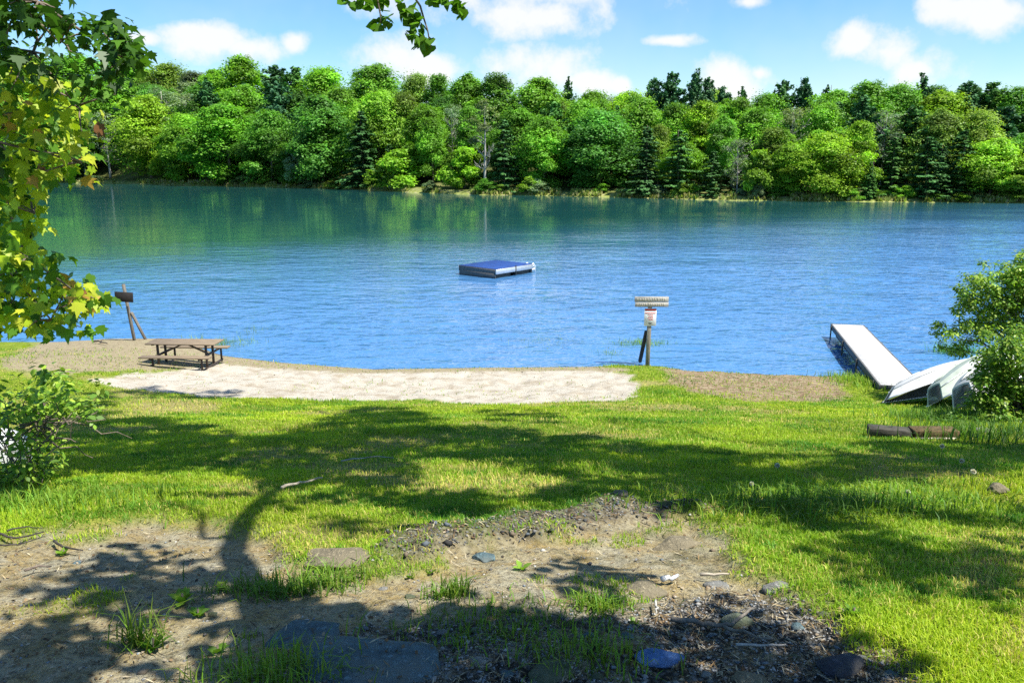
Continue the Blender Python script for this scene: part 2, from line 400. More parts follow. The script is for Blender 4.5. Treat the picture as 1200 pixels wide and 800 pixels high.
class Geo:
    """collects tubes, boxes, prisms into one mesh"""
    def __init__(s): s.V = []; s.F = {}; s.n = 0
    def add(s, V, F):
        V = np.asarray(V, float); s.V.append(V)
        for f in F:
            s.F.setdefault(len(f), []).append([i + s.n for i in f])
        s.n += len(V)
    def tube(s, pts, rad, n=7, cap=True):
        pts = np.asarray(pts, float); rad = np.broadcast_to(np.asarray(rad, float), (len(pts),))
        T = np.gradient(pts, axis=0); T /= np.linalg.norm(T, axis=1)[:, None] + 1e-9
        up = np.array([0, 0, 1.0]) if abs(T[0][2]) < .9 else np.array([1.0, 0, 0])
        V = []; a = np.arange(n) * 2 * math.pi / n
        u = np.cross(T[0], up); u /= np.linalg.norm(u)
        for p, tt, r in zip(pts, T, rad):
            u = u - tt * (u @ tt); u /= np.linalg.norm(u) + 1e-9; w = np.cross(tt, u)
            V.append(p + r * (np.cos(a)[:, None] * u + np.sin(a)[:, None] * w))
        V = np.concatenate(V); Fq = []
        for i in range(len(pts) - 1):
            for j in range(n):
                k = (j + 1) % n
                Fq.append([i * n + j, i * n + k, (i + 1) * n + k, (i + 1) * n + j])
        if cap: Fq += [list(range(n))[::-1], [(len(pts) - 1) * n + j for j in range(n)]]
        s.add(V, Fq); return s
    def box(s, c, size, rot=0.0, axes=None, bev=.0):
        """box centred on c; rot about z, or axes = 3x3 columns"""
        hx, hy, hz = [v / 2 for v in size]
        if axes is None: axes = np.array([[math.cos(rot), -math.sin(rot), 0], [math.sin(rot), math.cos(rot), 0], [0, 0, 1]])
        b = bev or min(size) * .08
        V = []; 
        for sz in (-1, 1):
            for sx, sy in ((-1, -1), (1, -1), (1, 1), (-1, 1)):
                V.append((sx * hx, sy * (hy - b), sz * (hz - b))); V.append((sx * (hx - b), sy * hy, sz * (hz - b))); V.append((sx * (hx - b), sy * (hy - b), sz * hz))
        V = np.array(V) @ np.asarray(axes).T + np.asarray(c, float)
        i = lambda z, k, a: z * 12 + k * 3 + a
        F = [[i(0, 3, 2), i(0, 2, 2), i(0, 1, 2), i(0, 0, 2)], [i(1, 0, 2), i(1, 1, 2), i(1, 2, 2), i(1, 3, 2)],
             [i(0, 0, 1), i(0, 1, 1), i(1, 1, 1), i(1, 0, 1)], [i(0, 1, 0), i(0, 2, 0), i(1, 2, 0), i(1, 1, 0)],
             [i(0, 2, 1), i(0, 3, 1), i(1, 3, 1), i(1, 2, 1)], [i(0, 3, 0), i(0, 0, 0), i(1, 0, 0), i(1, 3, 0)]]
        for z in (0, 1):
            for k in range(4):
                k2 = (k + 1) % 4
                aa = (1, 1) if k in (0, 2) else (0, 0)
                f = [i(z, k, aa[0]), i(z, k2, aa[1]), i(z, k2, 2), i(z, k, 2)]
                F.append(f if z else f[::-1])
                t3 = [i(z, k, 0), i(z, k, 1), i(z, k, 2)]
                F.append(t3)
        for k in range(4):
            F.append([i(0, k, 0), i(0, k, 1), i(1, k, 1), i(1, k, 0)])
        s.add(V, F); return s
    def beam(s, a, b, w, h, bev=.0):
        """box bar from a to b with cross-section w (horizontal) x h"""
        a = np.asarray(a, float); b = np.asarray(b, float); d = b - a; L = np.linalg.norm(d); d /= L
        up = np.array([0, 0, 1.0]) if abs(d[2]) < .95 else np.array([0, 1.0, 0])
        y = np.cross(up, d); y /= np.linalg.norm(y); z = np.cross(d, y)
        return s.box((a + b) / 2, (L, w, h), axes=np.stack([d, y, z], 1), bev=bev)
    def mesh(s, name, smooth=False):
        return np_mesh(name, np.concatenate(s.V), [np.array(v) for v in s.F.values()], None, smooth)
    def obj(s, name, material, parent=None, smooth=False):
        me = s.mesh(name, smooth); o = link(name, me, material, parent)
        bm_fix(me); return o

import bmesh
def bm_fix(me):
    bm = bmesh.new(); bm.from_mesh(me); bmesh.ops.recalc_face_normals(bm, faces=bm.faces); bm.to_mesh(me); bm.free()

def empty(name, label, cat, loc, rz=0, group=None, scale=None):
    o = bpy.data.objects.new(name, None); COL.objects.link(o)
    o.location = [float(v) for v in loc]; o.rotation_euler = (0, 0, rz)
    if scale is not None: o.scale = scale
    o.empty_display_size = .2
    return tag(o, label, cat, group)
def tag(o, label=None, cat=None, group=None, kind=None):
    if label: o['label'] = label
    if cat: o['category'] = cat
    if group: o['group'] = group
    if kind: o['kind'] = kind
    return o

def unit(v): return v / (np.linalg.norm(v, axis=-1, keepdims=True) + 1e-9)

LEAF = {
 'needle': np.array([(0, -.5, 0), (.045, 0, .01), (0, .5, 0), (-.045, 0, .01)]),
 'quad': np.array([(0, -.5, 0), (.36, -.05, .05), (0, .5, -.04), (-.36, -.05, .05)]),
 'oval': np.array([(0, -.5, 0), (.26, -.22, .05), (.28, .12, .05), (0, .5, -.06), (-.28, .12, .05), (-.26, -.22, .05)]),
 'heart': np.array([(0, -.38, 0), (.3, -.46, .04), (.46, -.15, .08), (.3, .22, .05), (0, .55, -.06), (-.3, .22, .05), (-.46, -.15, .08), (-.3, -.46, .04)]),
 'maple': np.array([(0, -.42, 0), (.20, -.40, .06), (.42, -.33, .09), (.33, -.18, .11), (.60, .06, .06), (.36, .06, .13), (.34, .22, .10), (.17, .16, .06),
                    (0, .62, -.22), (-.17, .16, .06), (-.34, .22, .10), (-.36, .06, .13), (-.60, .06, .06), (-.33, -.18, .11), (-.42, -.33, .09), (-.20, -.40, .06)]),
}
def leaves(P, N, size, col, shape='quad', yaxis=None):
    """one flat leaf per point: centre P, normal N, length size; yaxis = preferred tip direction"""
    P = np.asarray(P, float); n = len(P); N = unit(np.asarray(N, float))
    if yaxis is None: yaxis = RNG.normal(size=(n, 3))
    Y = unit(yaxis - N * np.sum(yaxis * N, 1, keepdims=True)); X = np.cross(Y, N)
    L = LEAF[shape]; k = len(L)
    S = np.broadcast_to(np.asarray(size, float), (n,))[:, None, None]
    V = P[:, None, :] + S * (L[None, :, 0:1] * X[:, None] + L[None, :, 1:2] * Y[:, None] + L[None, :, 2:3] * N[:, None])
    F = np.arange(n * k).reshape(n, k)
    C = np.repeat(np.asarray(col, float), k, 0)
    return V.reshape(-1, 3), F, C

def leaf_obj(name, parts, material, parent=None):
    V = []; F = {}; C = []; o = 0
    for v, f, c in parts:
        V.append(v); F.setdefault(f.shape[1], []).append(f + o); C.append(c); o += len(v)
    me = np_mesh(name, np.concatenate(V), [np.concatenate(x) for x in F.values()], np.concatenate(C))
    return link(name, me, material, parent)

# ------------------------------------------------------------------ ground sheet
def build_ground():
    ys = [-14.0]
    while ys[-1] < 34:
        y = ys[-1]; ys.append(y + (max(.028, .011 * abs(y)) if 1.5 < y < 27 else .35))
    ys = np.array(ys + [36, 40, 46, 54, 64])
    t = np.concatenate([np.linspace(-6, -1.2, 40)[:-1], np.linspace(-1.2, 1.2, 430), np.linspace(1.2, 6, 40)[1:]])
    wd = .9 + .66 * np.maximum(ys, 0)
    wd = np.maximum(wd, 2.2)
    X = t[None, :] * wd[:, None]; Y = np.repeat(ys[:, None], len(t), 1)
    x, y = X.ravel(), Y.ravel()
    m = masks(x, y); z = ground(x, y, m)
    nr, nc = X.shape
    idx = np.arange(nr * nc).reshape(nr, nc)
    F = np.stack([idx[:-1, :-1], idx[:-1, 1:], idx[1:, 1:], idx[1:, :-1]], -1).reshape(-1, 4)
    me = np_mesh('ground', np.stack([x, y, z], 1), F, None, True)
    for nm, ch in (('mask_a', (m[0], m[1], m[2], m[3])), ('mask_b', (m[4], m[5], m[6], damp_of(x, y)))):
        a = me.attributes.new(nm, 'FLOAT_COLOR', 'POINT')
        a.data.foreach_set('color', np.stack(ch, 1).astype(np.float32).ravel())
    o = link('ground', me, M['ground']); tag(o, 'grassy slope with bare dirt and a sandy beach by the lake', 'ground', kind='structure')
build_ground()

# ------------------------------------------------------------------ water and far hills
_fs = np.array([(-1500, 209), (-400, 211), (0, 213.5), (120, 214.5), (230, 217.5), (330, 219.5), (400, 221.5), (480, 225.5), (560, 228.5),
                (640, 229.5), (760, 232.5), (860, 235), (1000, 236.5), (1200, 238.5), (1600, 242), (2600, 250)], float)
_fw = at_z(_fs[:, 0], _fs[:, 1], 0.0)
_faz = np.arctan2(_fw[:, 0], _fw[:, 1]); _fd = np.hypot(_fw[:, 0], _fw[:, 1])
def far_d(az): return np.interp(az, _faz, _fd)
def hill_top(az): return np.interp(az, [-1.1, -.55, -.3, -.05, .3, .6, 1.1], [26, 23, 16, 10.5, 8, 7.5, 7])
def hill_z(az, off):
    off = np.asarray(off, float)
    bank = np.where(off < 0, off * .12, np.minimum(off, 2.5) * .28)
    return bank + hill_top(az) * sstep(3, 62, off) + .8 * fbm(az * 60, off * .08, 77, 3) * sstep(1, 8, off)
def hill_pt(px, off):
    az = math.atan2((px - 600) / F, CP); 
    # pixel column at the horizon
    d = ray(np.array([px]), np.array([190.0]))[0]; az = math.atan2(d[0], d[1])
    r = float(far_d(az)) + off
    return np.array([r * math.sin(az), r * math.cos(az), float(hill_z(np.array(az), np.array(off)))])

def build_hills():
    az = np.linspace(-1.25, 1.25, 420)
    off = np.concatenate([[-25, -12, -6, -3, -1.5, -.6], np.linspace(0, 6, 13), np.linspace(7, 70, 60), [80, 100, 140, 200, 300]])
    A, O = np.meshgrid(az, off); w = 1.2 * fbm(A * 40, A * 0 + 2, 5, 3)
    r = far_d(A) + O + w * (np.abs(O) < 60) * 1.5
    z = hill_z(A, O)
    V = np.stack([r * np.sin(A), r * np.cos(A), z], -1).reshape(-1, 3)
    nr, nc = A.shape; idx = np.arange(nr * nc).reshape(nr, nc)
    Fq = np.stack([idx[:-1, :-1], idx[:-1, 1:], idx[1:, 1:], idx[1:, :-1]], -1).reshape(-1, 4)
    o = link('hills', np_mesh('hills', V, Fq, None, True), M['hill']); tag(o, 'wooded hillside rising behind the far shore of the lake', 'hill', kind='structure')
    g = 700.0
    ys = [14.0]
    while ys[-1] < 90: ys.append(ys[-1] + .0028 * ys[-1])
    ys = np.array(ys + list(np.geomspace(ys[-1] * 1.03, g, 60)))
    tt = np.concatenate([np.linspace(-12, -.95, 30)[:-1], np.linspace(-.95, .95, 330), np.linspace(.95, 12, 30)[1:]])
    X = tt[None, :] * (2 + ys[:, None] * .9); Y = np.repeat(ys[:, None], len(tt), 1)
    gust = .35 + .65 * sstep(-.22, .12, fbm(X * .05, Y * .11, 41, 3))
    wv = .075 * fbm(X * 1.15 + .2 * Y, Y * 1.8, 21, 3) + .034 * fbm(X * 1.6 - .6 * Y, Y * 3.6, 23, 2)
    Z = wv * gust * (1 - sstep(38, 72, Y - .6 * X)) * sstep(0, 1.6, Y - shore_y(X) + .5) * (1 - sstep(1.0, 1.3, np.abs(X) / (2 + Y * .9)))
    idx = np.arange(X.size).reshape(X.shape)
    Fw = np.stack([idx[:-1, :-1], idx[:-1, 1:], idx[1:, 1:], idx[1:, :-1]], -1).reshape(-1, 4)
    o = link('water', np_mesh('water', np.stack([X, Y, Z], -1).reshape(-1, 3), Fw, None, True), M['water'])
    tag(o, 'rippled blue lake water between the beach and the woods', 'lake', kind='structure')
build_hills()

# ------------------------------------------------------------------ far trees: crown and trunk shapes shared by many trees
def crown_broad(seed, n_lobes=13,  H=15.0, rad=5.0, low=.16, leaf=.33, sparse=1.0, tone=.24):
    rg = np.random.default_rng(seed)
    P = []; N = []; C = []
    for k in range(n_lobes):
        h = low + (1 - low) * ((k + .5) / n_lobes) ** .80
        prof = math.sin(math.pi * min(.97, (h - low) / (1 - low) * .80 + .17)) ** .7
        a = k * 2.399 + rg.uniform(-.5, .5)
        lr = rad * rg.uniform(.24, .52)
        rr = max(0, rad * prof - lr * .62) * rg.uniform(.55, 1.22)
        c = np.array([math.cos(a) * rr, math.sin(a) * rr, H * h - lr * .6 * h + rg.normal() * .45])
        tone_l = 1 + rg.normal() * tone
        ns = int(62 * sparse)
        d = unit(rg.normal(size=(ns, 3)) + np.array([0, 0, .35]))
        sc = c + d * lr * rg.uniform(.72, 1.05, (ns, 1)) * np.where(rg.random((ns, 1)) < .10, rg.uniform(1.15, 1.5, (ns, 1)), 1) * np.array([1, 1, .85])
        for q, s in enumerate(sc):
            m = int(rg.integers(13, 22))
            p = s + rg.normal(size=(m, 3)) * np.array([.52, .52, .30]) * (lr / 2.2)
            P.append(p); N.append(d[q] * .9 + np.array([0, 0, .8]) + rg.normal(size=(m, 3)) * .55)
            t = tone_l * (1 + rg.normal() * .10) * (1 + rg.normal(size=(m, 1)) * .12)
            C.append(np.clip(t, .4, 1.7) * np.ones((1, 3)))
    P = np.concatenate(P); N = np.concatenate(N); C = np.concatenate(C)
    k = P[:, 2] > .4; P, N, C = P[k], N[k], C[k]
    v, f, c = leaves(P, N, leaf * rg.uniform(.55, 1.45, len(P)), C, 'quad')
    return np_mesh('crown', v, f, c)

def crown_conifer(seed, H=16.0, rad=3.6, low=.04, tier=.85, droop=.25, dens=1.0, plume=False):
    rg = np.random.default_rng(seed); P = []; N = []; C = []; Y = []; S = []
    z = H * low; lop = rg.uniform(.6, 1.25, 24)
    while z < H * .985:
        f = z / H
        L = rad * (1 - f) ** (.72 if not plume else .42) * rg.uniform(.7, 1.15) + .2
        if plume: L *= .55 + .5 * math.sin(math.pi * min(1, f)) ** .6
        nb = max(4, int((6 if plume else 8) * (L / rad) + 4))
        a0 = rg.uniform(0, 6.28)
        for b in range(nb):
            a = a0 + b * 6.283 / nb + rg.normal() * .25
            l = L * rg.uniform(.55, 1.2) * (lop[int(a * 3.8) % 24] if plume else 1)
            z1 = z + rg.normal() * (.45 if plume else .16)
            dx = np.array([math.cos(a), math.sin(a), 0]); px = np.array([-dx[1], dx[0], 0])
            m = max(10, int(l * 24 * dens)); u = rg.uniform(.06, 1, m) ** .65
            w = (rg.uniform(-1, 1, m) * .36 * l * (1.1 - u) + rg.normal(size=m) * .09)
            rise = (rg.uniform(.15, .6)) * u ** 1.4 if plume else -droop * u ** 1.5 + .06 * u ** 3
            p = dx * (u * l)[:, None] + px * w[:, None] + np.array([0, 0, 1]) * (z1 + rise * l + rg.normal(size=m) * (.22 if plume else .10))[:, None]
            P.append(p); N.append(np.array([0, 0, 1.0]) + .35 * dx + rg.normal(size=(m, 3)) * (.3 if not plume else .9))
            Y.append(dx + px * np.sign(w)[:, None] * .7 + rg.normal(size=(m, 3)) * .25)
            t = (1 + rg.normal() * .14) * (.82 + .36 * u)[:, None] * (1 + rg.normal(size=(m, 1)) * .1)
            C.append(np.clip(t, .3, 1.6) * np.ones((1, 3))); S.append(rg.uniform(.34, .66, m))
        z += tier * rg.uniform(.7, 1.25) * (1 if f < .7 else .75)
    v, f, c = leaves(np.concatenate(P), np.concatenate(N), np.concatenate(S), np.concatenate(C), 'quad', np.concatenate(Y))
    return np_mesh('crown', v, f, c)

def tree_wood(seed, H=15.0, r=.24, n=9, spread=4.0, top=.9, bare=False, lean=.0):
    rg = np.random.default_rng(seed); g = Geo()
    zz = np.linspace(-.6, H * top, 8); xy = np.cumsum(rg.normal(size=(8, 2)) * .09, 0) + np.outer(zz / H, [lean, 0])
    pts = np.column_stack([xy, zz]); g.tube(pts, np.linspace(r, r * .25, 8) * np.r_[1.35, np.ones(7)], 7)
    for k in range(n):
        f = rg.uniform(.28, .92); i = int(f * 7); p0 = pts[i]
        a = k * 2.4 + rg.uniform(-.4, .4); L = spread * (1.05 - f * .6) * rg.uniform(.6, 1.0)
        d = np.array([math.cos(a), math.sin(a), rg.uniform(.35, .9)])
        q = np.array([p0 + d * L * s + np.array([0, 0, .25 * L * s * s]) + rg.normal(size=3) * .08 * L * s for s in np.linspace(0, 1, 5)])
        g.tube(q, np.linspace(r * .36, .03, 5), 5)
        if bare:
            for j in range(7):
                s0 = q[rg.integers(1, 5)]; d2 = unit(d + rg.normal(size=3) * .7)
                g.tube(np.array([s0, s0 + d2 * L * .28, s0 + d2 * L * .5 + np.array([0, 0, .15 * L])]), [.05, .035, .015], 4)
    return g.mesh('trunk', True)

VAR = {
 'broad': [(crown_broad(100 + i, 24 + i, low=.06), tree_wood(200 + i)) for i in range(5)],
 'tall': [(crown_broad(120 + i, 21, rad=3.9, low=.18, leaf=.32), tree_wood(220 + i, r=.22, spread=3)) for i in range(3)],
 'shrub': [(crown_broad(140 + i, 10, H=15, rad=6.5, low=.05, leaf=.75), tree_wood(240 + i, H=15, r=.3, spread=4, top=.6)) for i in range(3)],
 'hemlock': [(crown_conifer(160 + i, rad=4.3, droop=.16, tier=1.0), tree_wood(260 + i, H=16, n=0, r=.2, top=.97)) for i in range(3)],
 'spruce': [(crown_conifer(170 + i, rad=3.2, droop=.30, tier=.75), tree_wood(270 + i, H=16, n=0, r=.2, top=.98)) for i in range(2)],
 'pine': [(crown_conifer(180 + i, rad=3.8, droop=0, tier=.75, plume=True, low=.12, dens=1.3), tree_wood(280 + i, H=16, n=0, r=.22, top=.97)) for i in range(3)],
 'grey': [(crown_broad(190 + i, 10, rad=3.8, low=.25, leaf=.26, sparse=.30), tree_wood(290 + i, r=.2, n=15, spread=3.6, bare=True)) for i in range(2)],
 'snag': [(crown_broad(196, 7, rad=2.6, low=.55, leaf=.26, sparse=.3), tree_wood(296, r=.26, n=10, spread=2.4, bare=True, top=.95))],
}
VH = {'hemlock': 16, 'spruce': 16, 'pine': 16}; VR = {'broad': 5, 'tall': 4.3, 'shrub': 6.5, 'hemlock': 4.3, 'spruce': 3.2, 'pine': 3.2, 'grey': 4, 'snag': 3}
NAME = {'broad': 'broadleaf_tree', 'tall': 'broadleaf_tree', 'shrub': 'shore_shrub', 'hemlock': 'hemlock_tree', 'spruce': 'spruce_tree', 'pine': 'pine_tree', 'grey': 'sparse_tree', 'snag': 'dying_tree'}
HUE = {'b': (.125, .27, .022), 'y': (.18, .315, .022), 'm': (.095, .225, .022), 'd': (.06, .155, .025), 'c': (.042, .115, .028), 'p': (.037, .105, .034),
       'g': (.15, .21, .085), 's': (.19, .275, .14), 't': (.085, .22, .03), 'o': (.145, .23, .03)}
_cnt = {}
def far_tree(px, top, wpx, kind, hue, off, label, group=None, cat=None, sink=0.0):
    base = hill_pt(px, off); base[2] -= .15
    dist = base[1]
    H = float(at_y(px, top, dist)[2]) - base[2]
    rad = (1.22 if kind in ('broad', 'tall') else 1.12) * wpx / F * math.hypot(base[0], base[1])
    i = _cnt.get(kind, 0); _cnt[kind] = i + 1
    cr, wd = VAR[kind][i % len(VAR[kind])]
    vh = VH.get(kind, 15)
    e = empty(NAME[kind], label, cat or ('shrub' if kind == 'shrub' else 'tree'), base, random.uniform(0, 6.28), group,
              (rad / VR[kind], rad / VR[kind], H / vh))
    con = kind in ('hemlock', 'spruce', 'pine')
    o = link('crown', cr, M['needle_far'] if con else M['leaf_far'], e)
    j = [random.uniform(.86, 1.14) for _ in range(3)]
    h = [v * 1.28 for v in HUE[hue]]; o.color = (h[0] * j[0], h[1] * (j[0] + j[1]) / 2, h[2] * j[2], 1)
    link('trunk', wd, M['pale_bark'] if kind in ('grey', 'snag') else M['bark'], e)
    return e

FRONT = [
 (62, 140, 34, 'broad', 'b', 4, 'bright green broadleaf tree on far shore, showing between the maple leaves'),
 (128, 128, 24, 'grey', 's', 5, 'silvery half-bare tree standing just past the maple branch tips'),
 (176, 112, 30, 'broad', 'y', 6, 'tall yellow-green broadleaf tree beside the silvery half-bare tree'),
 (197, 178, 15, 'broad', 'y', 2, 'small lime green tree under the tall yellow-green shore tree'),
 (220, 134, 27, 'broad', 'b', 5, 'mid green round tree behind the small lime green shore tree'),
 (266, 122, 36, 'broad', 'b', 5, 'wide fresh green tree on far shore above the picnic table end'),
 (318, 132, 28, 'broad', 'm', 5, 'deep green round tree next to the silvery willow bush'),
 (349, 176, 15, 'shrub', 's', 2, 'silvery grey-green willow bush at the far waterline'),
 (378, 113, 34, 'broad', 't', 6, 'broad bluish green tree rising behind the silvery willow bush'),
 (425, 128, 24, 'spruce', 'c', 2, 'dark pointed spruce at the waterline under a bright rounded crown'),
 (466, 178, 24, 'shrub', 'y', 3, 'yellow-green thicket at the foot of the dark pointed spruce'),
 (507, 140, 17, 'tall', 'b', 7, 'slender tree with a bare lower trunk on the sunny bank'),
 (545, 172, 22, 'shrub', 'y', 4, 'yellow-green bushy growth on the sunny bank beside the dying tree'),
 (567, 118, 18, 'snag', 'g', 2, 'tall dying tree with a pale bare trunk on the far bank'),
 (592, 138, 23, 'hemlock', 'c', 4, 'dark layered hemlock just beyond the dying pale-trunked tree'),
 (638, 138, 27, 'broad', 'b', 3, 'bright green tree with a low drooping crown above the raft'),
 (702, 130, 40, 'broad', 't', 6, 'very wide blue-green crown over the pale grassy bank'),
 (758, 145, 25, 'hemlock', 'c', 2, 'dark hemlock with horizontal tiers above the beach notice sign'),
 (796, 150, 25, 'hemlock', 'c', 3, 'dark tiered hemlock next beyond the one above the notice sign'),
 (836, 176, 20, 'hemlock', 'c', 2, 'short dark hemlock next to the grey-green thin tree'),
 (864, 160, 18, 'grey', 'g', 4, 'grey-green thin tree between short hemlock and lime thickets'),
 (890, 178, 18, 'shrub', 'y', 2, 'lime green bush beside the grey-green thin tree'),
 (926, 168, 20, 'broad', 'y', 3, 'upright yellow-green tree between the lime bush and the brightest tree'),
 (970, 158, 30, 'broad', 'y', 2, 'large brightest lime tree spreading low over the water above the dock'),
 (1006, 145, 19, 'tall', 'y', 5, 'tall narrow lime tree standing behind the large brightest lime tree'),
 (1021, 188, 9, 'spruce', 'd', 1, 'little green conifer at the water beside the large lime tree'),
 (1047, 158, 22, 'hemlock', 'd', 4, 'lighter green conifer between the little conifer and the dark hemlocks'),
 (1089, 158, 25, 'hemlock', 'c', 2, 'very dark hemlock with wide tiers opposite the white dock'),
 (1126, 150, 26, 'hemlock', 'c', 3, 'very dark tiered hemlock touching the yellow-lit tree'),
 (1165, 162, 24, 'broad', 'y', 3, 'yellow-lit round tree beside the very dark tiered hemlock'),
 (1197, 186, 20, 'broad', 'y', 2, 'low lime tree at the water just past the yellow-lit round tree'),
 (1232, 150, 28, 'broad', 'b', 4, 'green tree at the frame edge past the low lime tree'),
]
MID = [
 (30, 95, 34, 'broad', 'b', 24, 'green hillside tree seen through the dark maple sprays'),
 (84, 98, 30, 'broad', 'y', 26, 'pale green hillside tree under the maple top branch'),
 (150, 92, 26, 'tall', 'b', 26, 'green hillside tree touching the drooping dark maple spray'),
 (196, 98, 22, 'grey', 'g', 24, 'thin greyish tree on the hillside above the yellow-green tree'),
 (222, 105, 24, 'grey', 's', 23, 'thin silvery tree on the hillside above the wide fresh green tree'),
 (250, 98, 20, 'pine', 'p', 26, 'dark pine behind the wide fresh green tree'),
 (290, 100, 28, 'broad', 'm', 25, 'rounded green tree below the highest dome of the ridge'),
 (330, 98, 22, 'pine', 'p', 22, 'dark bushy pine above the deep green round tree'),
 (356, 104, 20, 'hemlock', 'd', 24, 'dusky conifer just below the ridge above the silvery willow'),
 (400, 104, 27, 'broad', 'b', 22, 'rounded green tree on the slope above the blue-green tree'),
 (446, 108, 28, 'broad', 'y', 16, 'bright rounded crown directly behind the dark pointed spruce'),
 (476, 112, 20, 'tall', 'o', 24, 'olive green tree beside the bright rounded crown'),
 (500, 124, 25, 'broad', 'b', 18, 'green domed tree behind the slender bare-trunked tree'),
 (530, 118, 16, 'grey', 's', 22, 'see-through grey tree with sky showing between its branches'),
 (550, 128, 18, 'tall', 'b', 20, 'narrow green tree behind the dying pale-trunked tree'),
 (606, 122, 24, 'tall', 'm', 20, 'dark green tree behind the layered hemlock'),
 (648, 122, 22, 'pine', 'd', 20, 'dusky pine below the green dome above the raft'),
 (684, 120, 28, 'broad', 'b', 22, 'bright crown peeping over the very wide blue-green tree'),
 (722, 122, 13, 'spruce', 'c', 24, 'small dark spire behind the very wide blue-green tree'),
 (752, 116, 26, 'broad', 'b', 22, 'lime crown behind the hemlock above the notice sign'),
 (790, 124, 22, 'tall', 'b', 20, 'green tree in front of the ridge pines'),
 (822, 122, 22, 'tall', 'y', 20, 'tall pale green tree below the last ridge pine'),
 (846, 134, 18, 'tall', 'b', 14, 'slim green tree over the short dark hemlock'),
 (882, 128, 25, 'broad', 'b', 20, 'fresh green tree above the lime green bush'),
 (926, 122, 24, 'grey', 'g', 18, 'big grey leafless-looking tree on the slope below ridge spires'),
 (962, 122, 24, 'broad', 'b', 20, 'green crown next to the big grey leafless-looking tree'),
 (1004, 116, 22, 'pine', 'p', 20, 'dark pine clump behind the tall narrow lime tree'),
 (1034, 124, 20, 'grey', 's', 18, 'ashen thin tree among the pines over the little conifer'),
 (1066, 126, 24, 'pine', 'd', 18, 'dark bushy pine above the lighter green conifer'),
 (1100, 130, 26, 'broad', 'o', 14, 'olive rounded crown above the very dark hemlocks'),
 (1140, 132, 26, 'broad', 'o', 14, 'olive green crown above the yellow-lit round tree'),
 (1172, 126, 24, 'pine', 'p', 18, 'dark pine behind the yellow-lit round tree'),
 (1204, 128, 26, 'pine', 'd', 18, 'dark pine above the low lime tree'),
]
SKY = [
 (-20, 55, 36, 'broad', 'b', 50, 'ridge tree behind the outermost maple leaves'),
 (40, 62, 34, 'broad', 'y', 50, 'light green ridge tree under the dark maple limb'),
 (100, 66, 34, 'broad', 'b', 50, 'rounded ridge tree below the gap in the maple leaves'),
 (158, 66, 30, 'broad', 'b', 48, 'ridge tree just clear of the drooping dark maple spray'),
 (205, 76, 27, 'broad', 'o', 50, 'olive ridge crown on the slope down from the maple'),
 (236, 86, 22, 'tall', 'g', 48, 'small greyish crown in the low dip of the ridge'),
 (258, 82, 20, 'broad', 'b', 46, 'small green crown beside the highest dome of the ridge'),
 (290, 67, 30, 'broad', 'b', 44, 'highest green dome of the ridge'),
 (330, 78, 24, 'pine', 'p', 44, 'dark pine on the ridge next to the highest dome'),
 (352, 80, 18, 'pine', 'd', 46, 'second dark pine on the ridge near the highest dome'),
 (384, 80, 31, 'broad', 'b', 44, 'wide flat-topped crown on the ridge above the silvery willow'),
 (444, 77, 34, 'broad', 'm', 42, 'big dark domed crown on the ridge above the pointed spruce'),
 (490, 89, 24, 'broad', 'o', 44, 'low olive crown on the ridge before the sky gap'),
 (516, 90, 18, 'tall', 'm', 44, 'slim ridge tree at the near edge of the sky gap'),
 (549, 85, 23, 'tall', 'b', 36, 'airy ridge crown with sky under it above the dying tree'),
 (583, 89, 25, 'tall', 'm', 36, 'tall deep green crown on the ridge before a notch of sky'),
 (632, 92, 34, 'broad', 'b', 36, 'wide green dome on the ridge straight above the raft'),
 (664, 97, 12, 'pine', 'p', 40, 'small dark pine tip poking out beside the green dome'),
 (694, 108, 28, 'broad', 'b', 36, 'low rounded crown on the ridge between raft and pines'),
 (736, 108, 28, 'broad', 'y', 36, 'light green rounded crown at the foot of the ridge pines'),
 (764, 93, 15, 'pine', 'p', 40, 'first dark pine of the ridge cluster above the sign'),
 (784, 87, 20, 'pine', 'p', 40, 'broadest dark pine in the ridge cluster'),
 (812, 88, 15, 'pine', 'p', 40, 'sharp twin-tipped pine of the ridge cluster'),
 (826, 92, 14, 'pine', 'p', 42, 'last tall pine of the ridge cluster'),
 (842, 103, 13, 'pine', 'p', 40, 'lower pine tailing off the ridge cluster'),
 (866, 108, 13, 'pine', 'c', 38, 'small lone pine tip between ridge cluster and dark spire'),
 (850, 118, 25, 'broad', 'b', 34, 'green crown below the lower ridge pine'),
 (893, 112, 25, 'broad', 'b', 34, 'green crown below the dark ridge spire'),
 (912, 96, 18, 'pine', 'c', 36, 'dark ridge spire above the big grey tree'),
 (936, 93, 14, 'pine', 'p', 38, 'open feathery pine top above the big grey tree'),
 (963, 98, 13, 'spruce', 'c', 38, 'small dark cone of a tree on the ridge'),
 (972, 106, 26, 'broad', 'b', 34, 'green crown beneath the small dark ridge cone'),
 (1010, 97, 32, 'broad', 'b', 34, 'long rounded green crown on the ridge above the dock'),
 (1046, 100, 26, 'broad', 'm', 34, 'deep green crown next to the feathery ridge pine'),
 (1072, 94, 15, 'pine', 'p', 36, 'feathery pine poking over the ridge beyond the dock'),
 (1096, 108, 28, 'broad', 'y', 32, 'lime crown on the ridge between two dark pines'),
 (1126, 97, 20, 'pine', 'p', 34, 'dark double-topped pine on the ridge over the hemlocks'),
 (1152, 98, 22, 'pine', 'd', 34, 'bushy pine on the ridge beside the double-topped pine'),
 (1182, 105, 26, 'broad', 'm', 32, 'dull green ridge crown past the bushy pine'),
 (1216, 106, 28, 'broad', 'd', 32, 'dark ridge crown at the frame edge'),
]
def clearing(px): return 118 < px < 250 or 635 < px < 745 or 485 < px < 565
